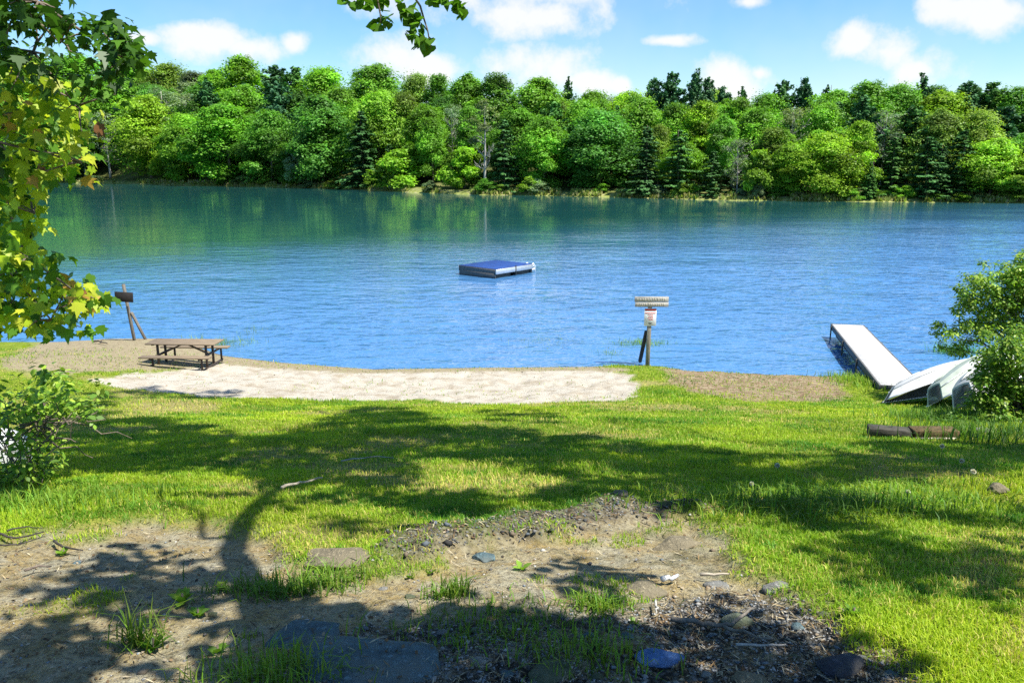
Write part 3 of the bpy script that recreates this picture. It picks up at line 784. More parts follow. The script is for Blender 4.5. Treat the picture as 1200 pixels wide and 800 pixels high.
for t in FRONT: far_tree(*t[:5], t[5] + (5 if clearing(t[0]) and t[3] != 'snag' else 1.2), *t[6:])
for t in MID + SKY: far_tree(*t)
# smaller trees crowded in between the others
for k in range(140):
    px = -60 + k * 9.4 + random.uniform(-6, 6)
    off = random.choice((10, 14, 24, 30, 34, 46, 58))
    if clearing(px) and off < 20: off = 34
    top = {10: 172, 14: 154, 24: 132, 30: 122, 34: 118, 46: 108, 58: 106}[off] - 30 * max(0, (420 - px) / 420) * (off > 20)
    kd = random.choice(['broad', 'tall', 'tall', 'hemlock', 'spruce', 'pine', 'grey'])
    far_tree(px, top + random.uniform(-6, 8), random.uniform(13, 24) * (.62 if kd in ('spruce', 'pine') else 1), kd, random.choice('bmdto') if kd in ('broad', 'tall') else ('g' if kd == 'grey' else 'c'), off,
             'smaller forest tree crowded in between the larger crowns of the far wood', 'crowded trees of the far wood')
for k in range(44):
    px = 100 + k * 25.6 + random.uniform(-9, 9)
    if clearing(px) and k % 4: continue
    far_tree(px, 214 + .021 * px - random.uniform(10, 22) * (1.0 if px > 200 else .7), random.uniform(6, 11), 'shrub', random.choice('bymsog'), random.uniform(.6, 3.0),
             'small bush growing right on the far waterline', 'bushes along the far waterline')

def bank_grass():
    n = 14000; px = RNG.uniform(-100, 1300, n); off = RNG.uniform(.1, 4.5, n) ** 1.0
    d = ray(px, np.full(n, 190.0)); az = np.arctan2(d[:, 0], d[:, 1]); r = far_d(az) + off + 1.8 * fbm(az * 40, az * 0 + 2, 5, 3)
    z = hill_z(az, off)
    keep = fbm(az * 90, az * 0, 8, 3) > -.12; az, r, z = az[keep], r[keep], z[keep]; n = len(az)
    h = RNG.uniform(.3, .9, n)
    P = np.stack([r * np.sin(az), r * np.cos(az), z + h * .45], 1)
    Nn = RNG.normal(size=(n, 3)) * np.array([1, 1, .2]); Yv = np.array([0, 0, 1.0]) + RNG.normal(size=(n, 3)) * .25
    c0 = np.where(RNG.random((n, 1)) < .35, np.array([[.36, .33, .14]]), np.array([[.21, .27, .05]])) * RNG.uniform(.7, 1.2, (n, 1))
    o = leaf_obj('bank_grass', [leaves(P, Nn, h, c0, 'quad', Yv)], M['grass'])
    tag(o, 'pale rough grass along the far bank', 'grass', kind='stuff')
bank_grass()

# ------------------------------------------------------------------ picnic table
def rotz(a): return np.array([[math.cos(a), -math.sin(a), 0], [math.sin(a), math.cos(a), 0], [0, 0, 1]])
def picnic_table():
    c = gp(219, 428.5)
    e = empty('picnic_table', 'weathered brown picnic table with attached benches on the sand at the water', 'table', (c[0], c[1], c[2]), R(-2.5), scale=(.94, .94, .94))
    L = 2.12
    g = Geo()
    for k in range(5): g.box((0, -.30 + k * .15, .745), (L, .138, .04))
    for x in (-.85, .85): g.box((x, 0, .712), (.07, .66, .03))
    g.obj('tabletop', M['table_wood'], e)
    for s in (-1, 1):
        g = Geo()
        for k in range(2): g.box((0, s * (.70 + (k - .5) * .145), .435), (L, .135, .04))
        g.obj('bench', M['table_wood'], e)
    for s in (-1, 1):
        x = s * .74
        g = Geo()
        for y in (-.24, .24): g.beam((x, y, -.03), (x, y, .70), .06, .06)
        g.beam((x, -.80, .385), (x, .80, .385), .05, .055)
        for y in (-.72, .72): g.beam((x + .055, y, -.03), (x + .055, y, .415), .05, .05)
        g.beam((x + .055, -.80, .03), (x + .055, .80, .03), .05, .05)
        g.obj('end_frame', M['frame_steel'], e)
        g = Geo(); g.beam((x * .97, 0, .38), (s * .03, 0, .70), .045, .045)
        g.obj('brace', M['frame_steel'], e)
picnic_table()

# ------------------------------------------------------------------ the two sign posts
def left_sign():
    b = at_y(157.5, 398, 26.6); b = np.array([b[0], b[1], gz(b[0], b[1])])
    top = at_y(144.5, 333, 26.6)
    e = empty('sign_post', 'leaning wooden post with a dark blank sign board near the picnic table', 'sign post', b)
    t = top - b
    g = Geo(); g.beam((-t * .08), t, .085, .085); g.obj('post', M['post_dark'], e)
    br0 = at_y(154, 366, 26.6) - b; br1 = at_y(172, 400, 26.9) - b
    g = Geo(); g.beam(br0, br1 + np.array([0, .1, -.15]), .07, .08); g.obj('brace', M['post_dark'], e)
    s = at_y(145.5, 347.5, 26.5) - b
    ax = rotz(R(4)); tilt = R(-5); ax = np.array([[math.cos(tilt), 0, math.sin(tilt)], [0, 1, 0], [-math.sin(tilt), 0, math.cos(tilt)]]) @ ax
    ax = np.eye(3); 
    g = Geo(); g.box((s[0] + .03, s[1] - .08, s[2]), (.60, .035, .33), axes=np.array([[.998, 0, .06], [0, 1, 0], [-.06, 0, .998]])); g.obj('sign_board', M['sign_back'], e)
left_sign()

def right_sign():
    Y = 23.9
    b = at_y(759, 421, Y); b[2] = gz(b[0], b[1])
    top = at_y(762, 352, Y)
    e = empty('sign_post', 'upright wooden post with a white and red notice below a weathered board', 'sign post', b)
    t = top - b
    g = Geo(); g.beam(-t * .08, t, .12, .11); g.obj('post', M['post_wood'], e)
    g = Geo(); g.beam(at_y(757.5, 388, Y + .05) - b, at_y(750, 420, Y + .45) - b + np.array([0, 0, -.1]), .09, .10); g.obj('brace', M['dark_wood'], e)
    s = at_y(763, 353, Y) - b
    g = Geo()
    g.box((s[0], s[1] - .085, s[2] + .075), (1.02, .04, .16)); g.box((s[0] + .01, s[1] - .085, s[2] - .085), (1.0, .04, .14))
    bo = g.obj('board', M['board_wood'], e)
    # routed, worn out lettering: short pale strokes only
    g = Geo(); rg = np.random.default_rng(4)
    for row in (.08, -.08):
        x = -.42
        while x < .42:
            w = rg.uniform(.02, .045)
            g.box((s[0] + x, s[1] - .107, s[2] + row + rg.uniform(-.01, .01)), (w * .6, .006, .07)); x += w + .035
    g.obj('lettering', m_simple('faded_letters', (.50, .46, .36), .2, 8), bo)
    n = at_y(762, 371.5, Y - .07) - b
    g = Geo(); g.box((n[0], n[1], n[2]), (.365, .012, .54), bev=.003); pl = g.obj('notice', M['white_paint'], e)
    g = Geo(); g.box((n[0], n[1] - .008, n[2] + .225), (.33, .006, .055), bev=.001); g.box((n[0], n[1] - .008, n[2] + .125), (.33, .006, .022), bev=.001)
    for k in range(4): g.box((n[0] + (k % 2) * .015, n[1] - .008, n[2] + .07 - k * .05), (.17 - .03 * (k % 2), .006, .014), bev=.001)
    g.obj('red_band', M['red_paint'], pl)
    g = Geo(); g.box((n[0], n[1] - .008, n[2] - .185), (.10, .006, .022), bev=.001); g.box((n[0], n[1] - .008, n[2] - .215), (.05, .006, .018), bev=.001)
    g.obj('print', M['black_paint'], pl)
right_sign()

# ------------------------------------------------------------------ swimming raft
def raft():
    near = at_z(581.5, 315.3, .52); lf = at_z(541, 310.8, .52); rt = at_z(628, 311, .52)
    u = lf - near; v = rt - near
    S = 2.75
    u = u / np.linalg.norm(u) * S; v0 = v / np.linalg.norm(v)
    v = (v0 - u * (v0 @ u) / S / S); v = v / np.linalg.norm(v) * 3.1
    c = near + (u + v) / 2; ang = math.atan2(v[1], v[0])
    e = empty('swim_raft', 'square swimming raft with blue top and metal sides floating on the lake', 'raft', (c[0], c[1], 0), ang)
    lx, ly = 3.1, S
    g = Geo()
    n = 14
    for k in range(n): g.box((-lx / 2 + (k + .5) * lx / n, 0, .50), (lx / n - .012, ly - .02, .035))
    g.obj('deck', M['blue_deck'], e)
    for s in (-1, 1):
        g = Geo(); g.box((0, s * (ly / 2), .36), (lx + .06, .05, .26)); g.obj('side_rail', M['alu'], e)
        g = Geo(); g.box((s * (lx / 2 + .002), 0, .385), (.05, ly - .056, .21)); g.box((s * (lx / 2 - .004), 0, .13), (.04, ly - .08, .28)); g.obj('end_rail', M['rail_shade'], e)  # dark end faces: shade of the raft's left side put into the colour
    for s in (-1, 1):
        g = Geo()
        for q in (-1, 1): g.box((q * lx * .26, s * ly * .33, .10), (lx * .40, ly * .26, .40), bev=.06)
        g.obj('float', M['dark_steel'], e)
    g = Geo()
    for x in (-.2,): g.box((lx * .02, -ly / 2 - .03, .30), (.045, .04, .55))
    g.obj('tie_post', M['dark_steel'], e)
    g = Geo(); g.box((lx / 2 + .20, -ly / 2 + .34, .17), (.36, .5, .10), bev=.03); g.box((lx / 2 + .20, -ly / 2 + .34, .36), (.30, .46, .07), bev=.03)
    for y in (.12, .56): g.tube(np.array([(lx / 2 + .04, -ly / 2 + y, .46), (lx / 2 + .24, -ly / 2 + y, .50), (lx / 2 + .36, -ly / 2 + y, .36), (lx / 2 + .37, -ly / 2 + y, -.3)]), .03, 8)
    g.obj('swim_step', M['white_paint'], e)
raft()

# ------------------------------------------------------------------ dock
def dock():
    ZD = .50; w = 1.06
    fl = at_z(974.5, 379.5, ZD); fr = at_z(1012, 380, ZD); nl = at_z(1026, 444, ZD)
    d = fl - nl; L0 = np.linalg.norm(d); d /= L0
    s = np.array([d[1], -d[0], 0]); ext = .55
    nl = nl - d * ext; L = L0 + ext
    ang = math.atan2(d[1], d[0])
    c = nl + s * w / 2
    e = empty('boat_dock', 'long white plank dock running out over the water beside the upturned boats', 'dock', (c[0], c[1], 0), ang)
    g = Geo(); n = int(L / .19)
    for k in range(n): g.box(((k + .5) * L / n, 0, ZD - .02), (L / n - .022, w - .05, .035), bev=.004)
    g.obj('deck', M['dock_white'], e)
    g = Geo()
    for q in (-1, 1): g.box((L / 2, q * (w / 2), ZD - .085), (L, .05, .17))
    g.box((L + .027, 0, ZD - .075), (.05, w + .05, .15)); g.box((-.027, 0, ZD - .075), (.05, w + .05, .15))
    for k in range(1, 6): g.box((k * L / 6, 0, ZD - .10), (.05, w - .06, .08))
    g.obj('edge_rail', M['rail_shade'], e)  # dark colour stands for the dock's shadow side
    for k in range(4):
        for q in (-1, 1):
            x = .5 + k * (L - .8) / 3
            g = Geo(); g.tube(np.array([(x, q * (w / 2 + .052), -1.0 if k else -.2), (x, q * (w / 2 + .052), ZD - .02)]), .024, 8)
            g.obj('leg', M['dark_steel'], e)
    g = Geo()
    for k in range(3): g.box((.6 + (k + .5) * (L - .9) / 3, w / 2 - .16, ZD - .27), ((L - .9) / 3 - .12, .10, .22))
    g.obj('underbeam', M['dark_steel'], e)
dock()

# ------------------------------------------------------------------ upturned boats: hull shell with an open underside, coloured dark for its shade
def boat(label, bow, heading, roll, pitch, L, W, D, hull, lift=0.0, bow_w=.35, rake=.5):
    """upturned: bow at local +x end, keel up (+z); gunwale plane z=0 before tilting"""
    e = empty('upturned_boat', label, 'boat', bow, heading, 'upturned boats beside the dock')
    ns, nc = 22, 15
    def shell(t, off):
        V = []
        for i in range(ns):
            u = i / (ns - 1)                      # 0 stern .. 1 bow
            x = -L * (1 - u)
            fw = 1 - (1 - bow_w) * max(0, (u - .45) / .55) ** 2.0
            hw = W / 2 * fw * (.93 + .07 * min(1, u * 4)) - off
            dep = D * (1 - .55 * max(0, (u - .6) / .4) ** 1.8) - off
            sheer = -.13 * max(0, (u - .5) / .5) ** 2
            for j in range(nc):
                a = j / (nc - 1) * 2 - 1          # -1..1 across
                if abs(a) > .62:                   # topsides
                    f = (1 - abs(a)) / .38
                    y = math.copysign(hw * (1 - .13 * f), a); z = sheer + (dep - sheer) * f * .86
                else:
                    f = abs(a) / .62
                    y = hw * .87 * a / .62; z = dep * (1 - .14 * f ** 2.2)
                V.append((x - rake * max(0, (u - .72) / .28) ** 1.3 * max(0, z - sheer) / D, y, z))
        return V
    Vo, Vi = shell(0, 0), shell(1, .03)
    g = Geo(); F = []
    for i in range(ns - 1):
        for j in range(nc - 1):
            a = i * nc + j; F.append([a, a + 1, a + nc + 1, a + nc])
    for i in (0, ns - 1): F.append([i * nc + j for j in range(nc)])
    g.add(Vo, F)
    tilt = Matrix.Rotation(pitch, 4, 'Y') @ Matrix.Rotation(roll, 4, 'X'); tilt.translation = (0, 0, lift)
    h = g.obj('hull', hull, e); h.matrix_local = tilt
    for p in h.data.polygons: p.use_smooth = len(p.vertices) == 4
    md = h.modifiers.new('sharp', 'EDGE_SPLIT'); md.split_angle = R(28)
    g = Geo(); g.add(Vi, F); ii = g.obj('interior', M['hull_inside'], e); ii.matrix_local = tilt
    for s in (-1, 1):
        g = Geo(); jj = 0 if s < 0 else nc - 1
        pts = np.array([Vo[i * nc + jj] for i in range(ns)]); pts[:, 1] += s * .012
        g.tube(pts, .024, 8); o = g.obj('gunwale', M['alu'], e, True); o.matrix_local = tilt
    g = Geo()
    for q in (-.12, 0, .12):
        pts = np.array([(Vo[i * nc + 7][0], q * (1 if i < 15 else 1 - (i - 15) / 10), Vo[i * nc + 7][2] + .006 - .004 * abs(q) * 8) for i in range(1, ns - 1)]); g.tube(pts, .014, 6)
    o = g.obj('keel_strip', hull, e, True); o.matrix_local = tilt
    for jj, sg in ((2, -1), (nc - 3, 1)):
        g = Geo(); pts = np.array([Vo[i * nc + jj] for i in range(ns)]) + np.array([0, sg * .006, .004]); g.tube(pts, .012, 6)
        o = g.obj('rub_rail', M['alu'], e, True); o.matrix_local = tilt
    g = Geo()
    for u in (.12, .42):
        g.box((-L * (1 - u), 0, D * .30), (.26, W * .78, .035))
    o = g.obj('thwart', M['hull_inside'], e); o.matrix_local = tilt
    return e

def tilt_of(px, py, y): return at_y(px, py, y)
def boats():
    for (px, py, head, roll, pitch, L, W, D, mt, bw, rake, lab) in (
        (1034, 474, 180 + 18, 38, 3, 4.3, 1.5, .40, 'hull_white', .12, .5, 'white upturned boat with its dark hollow side open, closest to the dock'),
        (1090, 481, 180 + 26, 38, 7, 4.0, 1.45, .48, 'hull_grey', .30, .3, 'pale grey-green upturned boat in the middle of the leaning three'),
        (1122, 487, 180 + 26, 36, 7, 3.6, 1.35, .48, 'hull_white', .34, .25, 'white upturned boat half hidden by the leafy shrub'),
    ):
        p = gp(px, py)
        boat(lab, p, R(head), R(roll), R(pitch), L, W, D, M[mt], W / 2 * bw * math.sin(R(roll)) + .16, bw, rake)
boats()

# ------------------------------------------------------------------ timbers on the lawn
def timbers():
    a = gp(1016, 511); b = gp(1066, 512); c = gp(1067, 512); d = gp(1119, 513)
    for p, q, nm, lab, mt, h in ((a, b, 'landscape_timber', 'blackened short timber lying end to end with a brown one', 'black_timber', .12),
                             (c, d, 'landscape_timber', 'orange-brown split timber with a pale lower edge on the grass', 'brown_timber', .12)):
        dd = q - p; L = float(np.linalg.norm(dd[:2])); ang = math.atan2(dd[1], dd[0]); m = (p + q) / 2
        e = empty(nm, lab, 'timber', (m[0], m[1], m[2]), ang, 'timbers on the lawn')
        g = Geo(); rg = np.random.default_rng(int(L * 1000))
        n = 1
        for k in range(n):
            g.box(((k + .5 - n / 2) * L / n, 0, h / 2 + rg.uniform(-.006, .006)), (L / n - .004, .20 + rg.uniform(-.01, .01), h + rg.uniform(-.012, .012)), bev=.008)
        g.obj('log', M[mt], e)
        if mt == 'brown_timber':
            g = Geo(); g.box((-.02, -.112, .022), (L * .92, .02, .03)); g.obj('edge_strip', M['pale_edge'], e)
timbers()

# ------------------------------------------------------------------ rocks, sticks
def rock(name, label, px, py, wpx, hpx, mt, seed, flat=.45, depth=.8, sink=.3, cat='rock', group=None, rz=None):
    p = gp(px, py); s = wpx / F * math.hypot(p[1], 2) / 2
    rg = np.random.default_rng(seed)
    bm = bmesh.new(); bmesh.ops.create_icosphere(bm, subdivisions=4, radius=1)
    V = np.array([v.co[:] for v in bm.verts])
    for _ in range(7):                                   # chop facets, as broken stone has
        n = unit(rg.normal(size=3)); dcut = rg.uniform(.62, .9)
        k = V @ n; V = V - np.outer(np.maximum(k - dcut, 0), n) * .9
    f = 1 + .34 * fbm(V[:, 0] * 1.6 + seed, V[:, 1] * 1.4 + V[:, 2] * 1.1, seed, 4) + .07 * fbm(V[:, 0] * 6, V[:, 1] * 6 + V[:, 2] * 5, seed + 4, 3)
    V = V * f[:, None] * np.array([s, s * depth, s * flat]); sink = min(.52, sink + .12)
    for v, c in zip(bm.verts, V): v.co = c
    me = bpy.data.meshes.new(name); bm.to_mesh(me); bm.free()
    for q in me.polygons: q.use_smooth = True
    o = link(name, me, M[mt]); o.location = (p[0], p[1], p[2] + s * flat * (1 - 2 * sink)); o.rotation_euler = (rg.uniform(-.08, .08), rg.uniform(-.08, .08), rz if rz is not None else rg.uniform(-.4, .4))
    tag(o, label, cat, group); return o
rock('rock_slab', 'large flat blue-grey stone slab in the shaded dirt', 430, 776, 158, 60, 'rock_slab', 3, .13, .75, .32)
rock('rock_slab', 'smaller grey-blue slab with a crack, wedged against the large flat slab', 355, 748, 86, 40, 'rock_slab', 5, .16, .8, .28)
rock('rock', 'smooth bright blue stone in the gravel', 772, 773, 54, 20, 'rock_blue', 8, .32, .6, .30, rz=.1)
rock('rock', 'dark round boulder half sunk at the gravel edge', 985, 782, 54, 26, 'rock_dark', 12, .5, .75, .35)
rock('rock', 'dark mossy stone near the large flat slab', 646, 790, 50, 20, 'rock_moss', 14, .45, .8, .35)
rock('rock', 'flat tan stone in the dirt behind the grass tuft', 755, 693, 56, 16, 'rock_tan', 17, .25, .7, .35)
rock('rock', 'small pale stone beside the thin straight stick', 839, 688, 30, 14, 'rock_pale', 19, .45, .7, .35)
rock('rock', 'grey stone at the edge of the grass above the gravel', 911, 690, 34, 20, 'rock_pale', 21, .5, .8, .4)
rock('rock', 'greenish stone touching the forked root', 866, 732, 38, 24, 'rock_green', 23, .55, .8, .35)
rock('rock', 'tan rounded stone at the very bottom of the gravel', 880, 800, 38, 16, 'rock_tan', 25, .5, .8, .35)
rock('rock', 'long pale lump of packed sand where the lawn meets the dirt', 395, 654, 100, 22, 'rock_tan', 27, .2, .5, .42)  # rock mesh standing in for packed sand
rock('rock', 'bluish stone in the dark eroded bank', 567, 655, 28, 16, 'rock_slab', 29, .6, .8, .35)
rock('rock', 'tan lump of stone by the hollow in the lawn', 1168, 574, 28, 24, 'rock_tan', 31, .7, .8, .35)
rock('rock', 'small stone in the tall grass of the lawn', 1026, 592, 24, 12, 'rock_tan', 33, .5, .8, .4)
rock('rock', 'pale low stone at the tip of the lawn by the dark eroded bank', 790, 640, 60, 16, 'rock_tan', 35, .3, .7, .4)
rock('rock', 'pale cobble on the sunny dirt among the weeds', 640, 797, 30, 12, 'rock_pale', 37, .4, .8, .4)
rock('rock', 'pinkish grey stone buried in the slope of dry leaves', 725, 578, 22, 10, 'rock_tan', 39, .4, .8, .4)
rock('boulder', 'white smooth boulder behind the leafy brambles', 2, 545, 70, 70, 'rock_white', 41, .95, .8, .2, cat='boulder')
rock('rock', 'flat pale rock under the leafy shrub', 1150, 505, 26, 8, 'rock_pale', 43, .3, .8, .35)
for k, (x, y, w) in enumerate([(560, 738, 16), (690, 745, 14), (605, 715, 18), (520, 742, 16), (735, 745, 14), (700, 795, 18), (828, 790, 12), (935, 735, 18), (965, 720, 14), (560, 775, 20), (596, 790, 16), (930, 770, 14), (1010, 772, 14), (1045, 790, 16), (250, 720, 12), (140, 690, 14), (90, 660, 10), (480, 700, 14), (450, 690, 12)]):
    rock('stone', 'small grey stone among the gravel and dead leaves', x, y, w, w * .5, ['rock_pale', 'rock_slab', 'rock_moss'][k % 3], 60 + k, .5, .8, .35, 'stone', 'small stones on the dirt')

def stick(label, pts, r, mt='pale_bark', lift=.02, forks=(), name='stick'):
    g = Geo()
    P = np.array([gp(x, y) for x, y in pts]); P[:, 2] += lift + r
    def sub(P):
        t = np.linspace(0, len(P) - 1, len(P) * 3); q = np.stack([np.interp(t, range(len(P)), P[:, i]) for i in range(3)], 1)
        return q + RNG.normal(size=q.shape) * r * .35
    q = sub(P); g.tube(q, np.linspace(r, r * .5, len(q)), 7)
    for f in forks:
        Q = np.array([gp(x, y) for x, y in f]); Q[:, 2] += lift + r; q = sub(Q); g.tube(q, np.linspace(r * .7, r * .3, len(q)), 6)
    o = g.obj(name, M[mt], None, True); tag(o, label, 'stick'); return o
stick('pale straight stick lying on the shaded lawn', [(331, 580), (352, 575), (378, 568)], .012, 'weathered_wood', .05)
stick('pale forked root in the gravel beside the greenish stone', [(786, 737), (820, 741), (845, 744), (862, 736), (886, 724)], .011, 'post_dark', .03, forks=[[(845, 744), (872, 752), (905, 760)], [(812, 740), (812, 728), (815, 722)]], name='root')
stick('thin straight stick behind the small pale stone', [(822, 681), (853, 680)], .008, 'weathered_wood', .03)
stick('white wood chip on the dirt', [(776, 686), (794, 683)], .014, 'rock_white', .02)
stick('long thin grey twig across the gravel', [(862, 762), (890, 763), (920, 762)], .006, 'pale_bark', .02)
stick('thin upright twig stuck in the dirt by the flat tan stone', [(768, 712), (769, 722), (769, 728)], .005, 'pale_bark', .03)
stick('dark driftwood branch at the water near the leaning sign', [(108, 402), (116, 403), (127, 405)], .03, 'dark_wood', .05, forks=[[(116, 403), (122, 401)]])
stick('curled pale twig on the large flat slab', [(436, 733), (430, 738), (431, 745), (437, 748)], .004, 'weathered_wood', .06)
stick('dark twig on the dirt under the sunlit lawn edge', [(64, 642), (80, 649), (98, 652)], .007, 'dark_wood', .03)
stick('thin brown branch across the sandy dirt', [(30, 676), (46, 671), (62, 671)], .007, 'bark', .03)
stick('bleached branch lying across the lawn shade', [(400, 545), (418, 543), (440, 540), (462, 542)], .007, 'pale_bark', .04)
stick('dark cluster of roots at the end of the eroded bank', [(0, 634), (20, 640), (52, 632)], .007, 'dark_wood', .04, forks=[[(0, 648), (30, 646), (54, 638)], [(10, 630), (34, 626), (50, 628)]], name='root')

# ------------------------------------------------------------------ grass, gravel, litter
def sample_ground(n, y0=2.2, y1=24.5, power=1.7):
    """points on the ground, thinning with distance"""
    u = RNG.random(n); a = 1 - power
    y = (y0 ** a + u * (y1 ** a - y0 ** a)) ** (1 / a)
    x = RNG.uniform(-1, 1, n) * (1.1 + .70 * y)
    return x, y

def grass_blades(name, label, x, y, z, h, w, col, lean=.6):
    n = len(x)
    a = RNG.uniform(0, 6.283, n); b = np.stack([np.cos(a), np.sin(a), 0 * a], 1)
    side = np.stack([-np.sin(a), np.cos(a), 0 * a], 1)
    root = np.stack([x, y, z - .01], 1); ln = np.abs(RNG.normal(size=n)) * lean
    mid = root + np.array([0, 0, 1]) * (h * .58)[:, None] + b * (h * ln * .35)[:, None]
    tip = root + np.array([0, 0, 1]) * (h * np.clip(1 - ln * .35, .4, 1))[:, None] + b * (h * ln)[:, None]
    s = side * (w / 2)[:, None]
    V = np.stack([root - s, root + s, mid + s * .75, mid - s * .75, tip], 1).reshape(-1, 3)
    i = np.arange(n)[:, None] * 5
    C = np.repeat(col, 5, 0); sh = np.tile(np.array([.9, .9, 1.0, 1.0, 1.1]), n)[:, None]
    me = np_mesh(name, V, [i + np.array([[0, 1, 2, 3]]), i + np.array([[3, 2, 4]])], C * sh)
    o = link(name, me, M['grass']); tag(o, label, 'grass', kind='stuff'); return o

def lawn():
    x, y = sample_ground(1250000, 2.2, 24.6, 1.45); x = x * (2.6 + .86 * y) / (1.1 + .70 * y)
    k = y < shore_y(x) - .25; x, y = x[k], y[k]
    m = masks(x, y); dirt, sand, bank, wet, tan, band, grav = m
    z = ground(x, y, m)
    patch = fbm(x * .9, y * .9, 71, 3)
    p = np.clip(1 - dirt * 1.12, 0, 1) * (1 - sand) * (1 - .62 * bank) * (1 - .78 * wet) * (1 - .55 * tan) * (1 - .75 * band)
    p *= np.clip(.8 + patch * 1.2, .25, 1)
    p = np.maximum(p, .10 * sand * (fbm(x * 1.3, y * 1.3, 63, 3) > .10) * (RNG.random(len(x)) < .6))
    tuft = (dirt > .5) & (fbm(x * 2.2, y * 2.2, 91, 3) > .20) & (grav < .9)
    p = np.where(tuft, .28, p)
    k = RNG.random(len(x)) < p
    x, y, z, patch, tan, tuft = x[k], y[k], z[k], patch[k], tan[k], tuft[k]
    n = len(x); print('blades', n)
    tall = sstep(.08, .25, fbm(x * .7, y * .7, 44, 3)) * sstep(5, 6.5, y)
    h = (.030 + .016 * np.clip(y / 12, 0, 1.4)) * RNG.uniform(.6, 1.4, n) * (1 + .6 * tall) * np.where(tuft, 1.05, 1)
    w = .0026 + .0007 * y
    t = RNG.random((n, 1)); g1 = np.array([[.18, .32, .014]]); g2 = np.array([[.30, .415, .022]]); g3 = np.array([[.56, .49, .13]])
    c = g1 + (g2 - g1) * t
    pv = fbm(x * .55, y * .55, 201, 4)[:, None]; pw = fbm(x * 2.3, y * 2.3, 211, 3)[:, None]
    c = c * (1 + np.array([[1.5, .75, .4]]) * np.clip(pv + pw * .6, -.3, .3)); c = np.where(pw < -.16, c * np.array([[.55, .74, .9]]), c)
    dry = (RNG.random((n, 1)) < (.06 + .45 * tan[:, None] + np.clip(-patch[:, None] * .5, 0, .3)))
    c = np.where(dry, g3 * RNG.uniform(.7, 1.1, (n, 1)), c)
    grass_blades('lawn_grass', 'short green lawn grass covering the slope down to the beach', x, y, z, h, w, c)
lawn()

def tall_grass(name, label, cat, px, py, spread, n, h, w=.012, col=(.13, .24, .025), group=None, stuff=False, sy=None):
    c = gp(px, py); x = c[0] + RNG.normal(size=n) * spread; y = c[1] + RNG.normal(size=n) * (sy or spread * .6)
    z = np.maximum(ground(x, y), -.25)
    hh = h * RNG.uniform(.45, 1.15, n); ww = np.full(n, w)
    c = np.array([col]) * RNG.uniform(.65, 1.35, (n, 1)); c[:, 0] *= RNG.uniform(.8, 1.3, n)
    o = grass_blades(name, label, x, y, z, hh, ww, c, .75); o['category'] = cat
    if not stuff: del o['kind']
    if group: o['group'] = group
    return o
tall_grass('reed_clump', 'bright green reeds round the foot of the notice post', 'reeds', 752, 421, .42, 520, .48, .02, (.16, .30, .03), sy=.25)
tall_grass('reed_clump', 'low reeds spreading into the water beside the notice post', 'reeds', 716, 424, .30, 220, .42, .016, (.19, .30, .05), sy=.3)
tall_grass('reed_clump', 'sparse thin reeds standing in the shallows off the sand', 'reeds', 640, 421, .7, 130, .55, .012, (.22, .30, .08), sy=.5)
tall_grass('reed_clump', 'pale reeds in the water behind the picnic table', 'reeds', 265, 411, .55, 420, .55, .014, (.20, .32, .06), sy=.35)
tall_grass('reed_clump', 'small outlying reeds in the water past the picnic table', 'reeds', 300, 408, .22, 90, .5, .012, (.2, .30, .06), sy=.3)
tall_grass('reed_clump', 'upright green reeds in the water behind the boats', 'reeds', 1117, 429, .32, 420, .75, .022, (.10, .26, .05), sy=.2)
tall_grass('rough_grass', 'rough grass along the landward edge of the dock', 'grass', 1003, 447, .35, 800, .26, .016, (.17, .29, .03), sy=.7, stuff=True)
tall_grass('rough_grass', 'tall grass growing up round the upturned boats', 'grass', 1108, 492, .42, 1300, .26, .011, (.11, .23, .025), sy=.5, stuff=True)
tall_grass('rough_grass', 'dark grass under the leafy shrub by the brown timber', 'grass', 1150, 512, .55, 900, .28, .012, (.08, .17, .02), sy=.5, stuff=True)
for px, py, s, n, h, lab in ((905, 594, .45, 900, .12, 'shaggy grass hummock in the lawn shade, below a dandelion clock'), (975, 592, .45, 1000, .13, 'shaggy dark grass hummock in the middle of the lawn shade'),
                         (1060, 580, .5, 900, .11, 'shaggy grass by the dandelion clock in front of the timbers'), (30, 590, .40, 1200, .14, 'tall bright grass at the foot of the brambles'),
                         (325, 695, .14, 420, .10, 'dark grass tuft at the foot of the limb shadow'), (700, 712, .06, 200, .09, 'grass tuft beside the flat tan stone'),
                         (590, 735, .22, 700, .065, 'short grass patch in the shaded gravel'), (375, 685, .12, 300, .12, 'bright grass tuft on the sunlit dirt'),
                         (525, 698, .05, 140, .12, 'little grass tuft on the ochre dirt'), (690, 770, .12, 240, .10, 'grass tuft left of the smooth blue stone'.replace(' left of', ' behind')),
                         (320, 792, .14, 420, .12, 'long grass at the bottom edge before the flat slab'), (165, 755, .05, 90, .20, 'upright grass blades in the sandy dirt')):
    tall_grass('grass_tuft' if s < .19 else 'rough_grass', lab, 'grass tuft' if s < .19 else 'grass', px, py, s, n, h, .006 if py > 640 else .009, (.10, .21, .02) if 'dark' in lab else (.15, .27, .025), stuff=s >= .19)

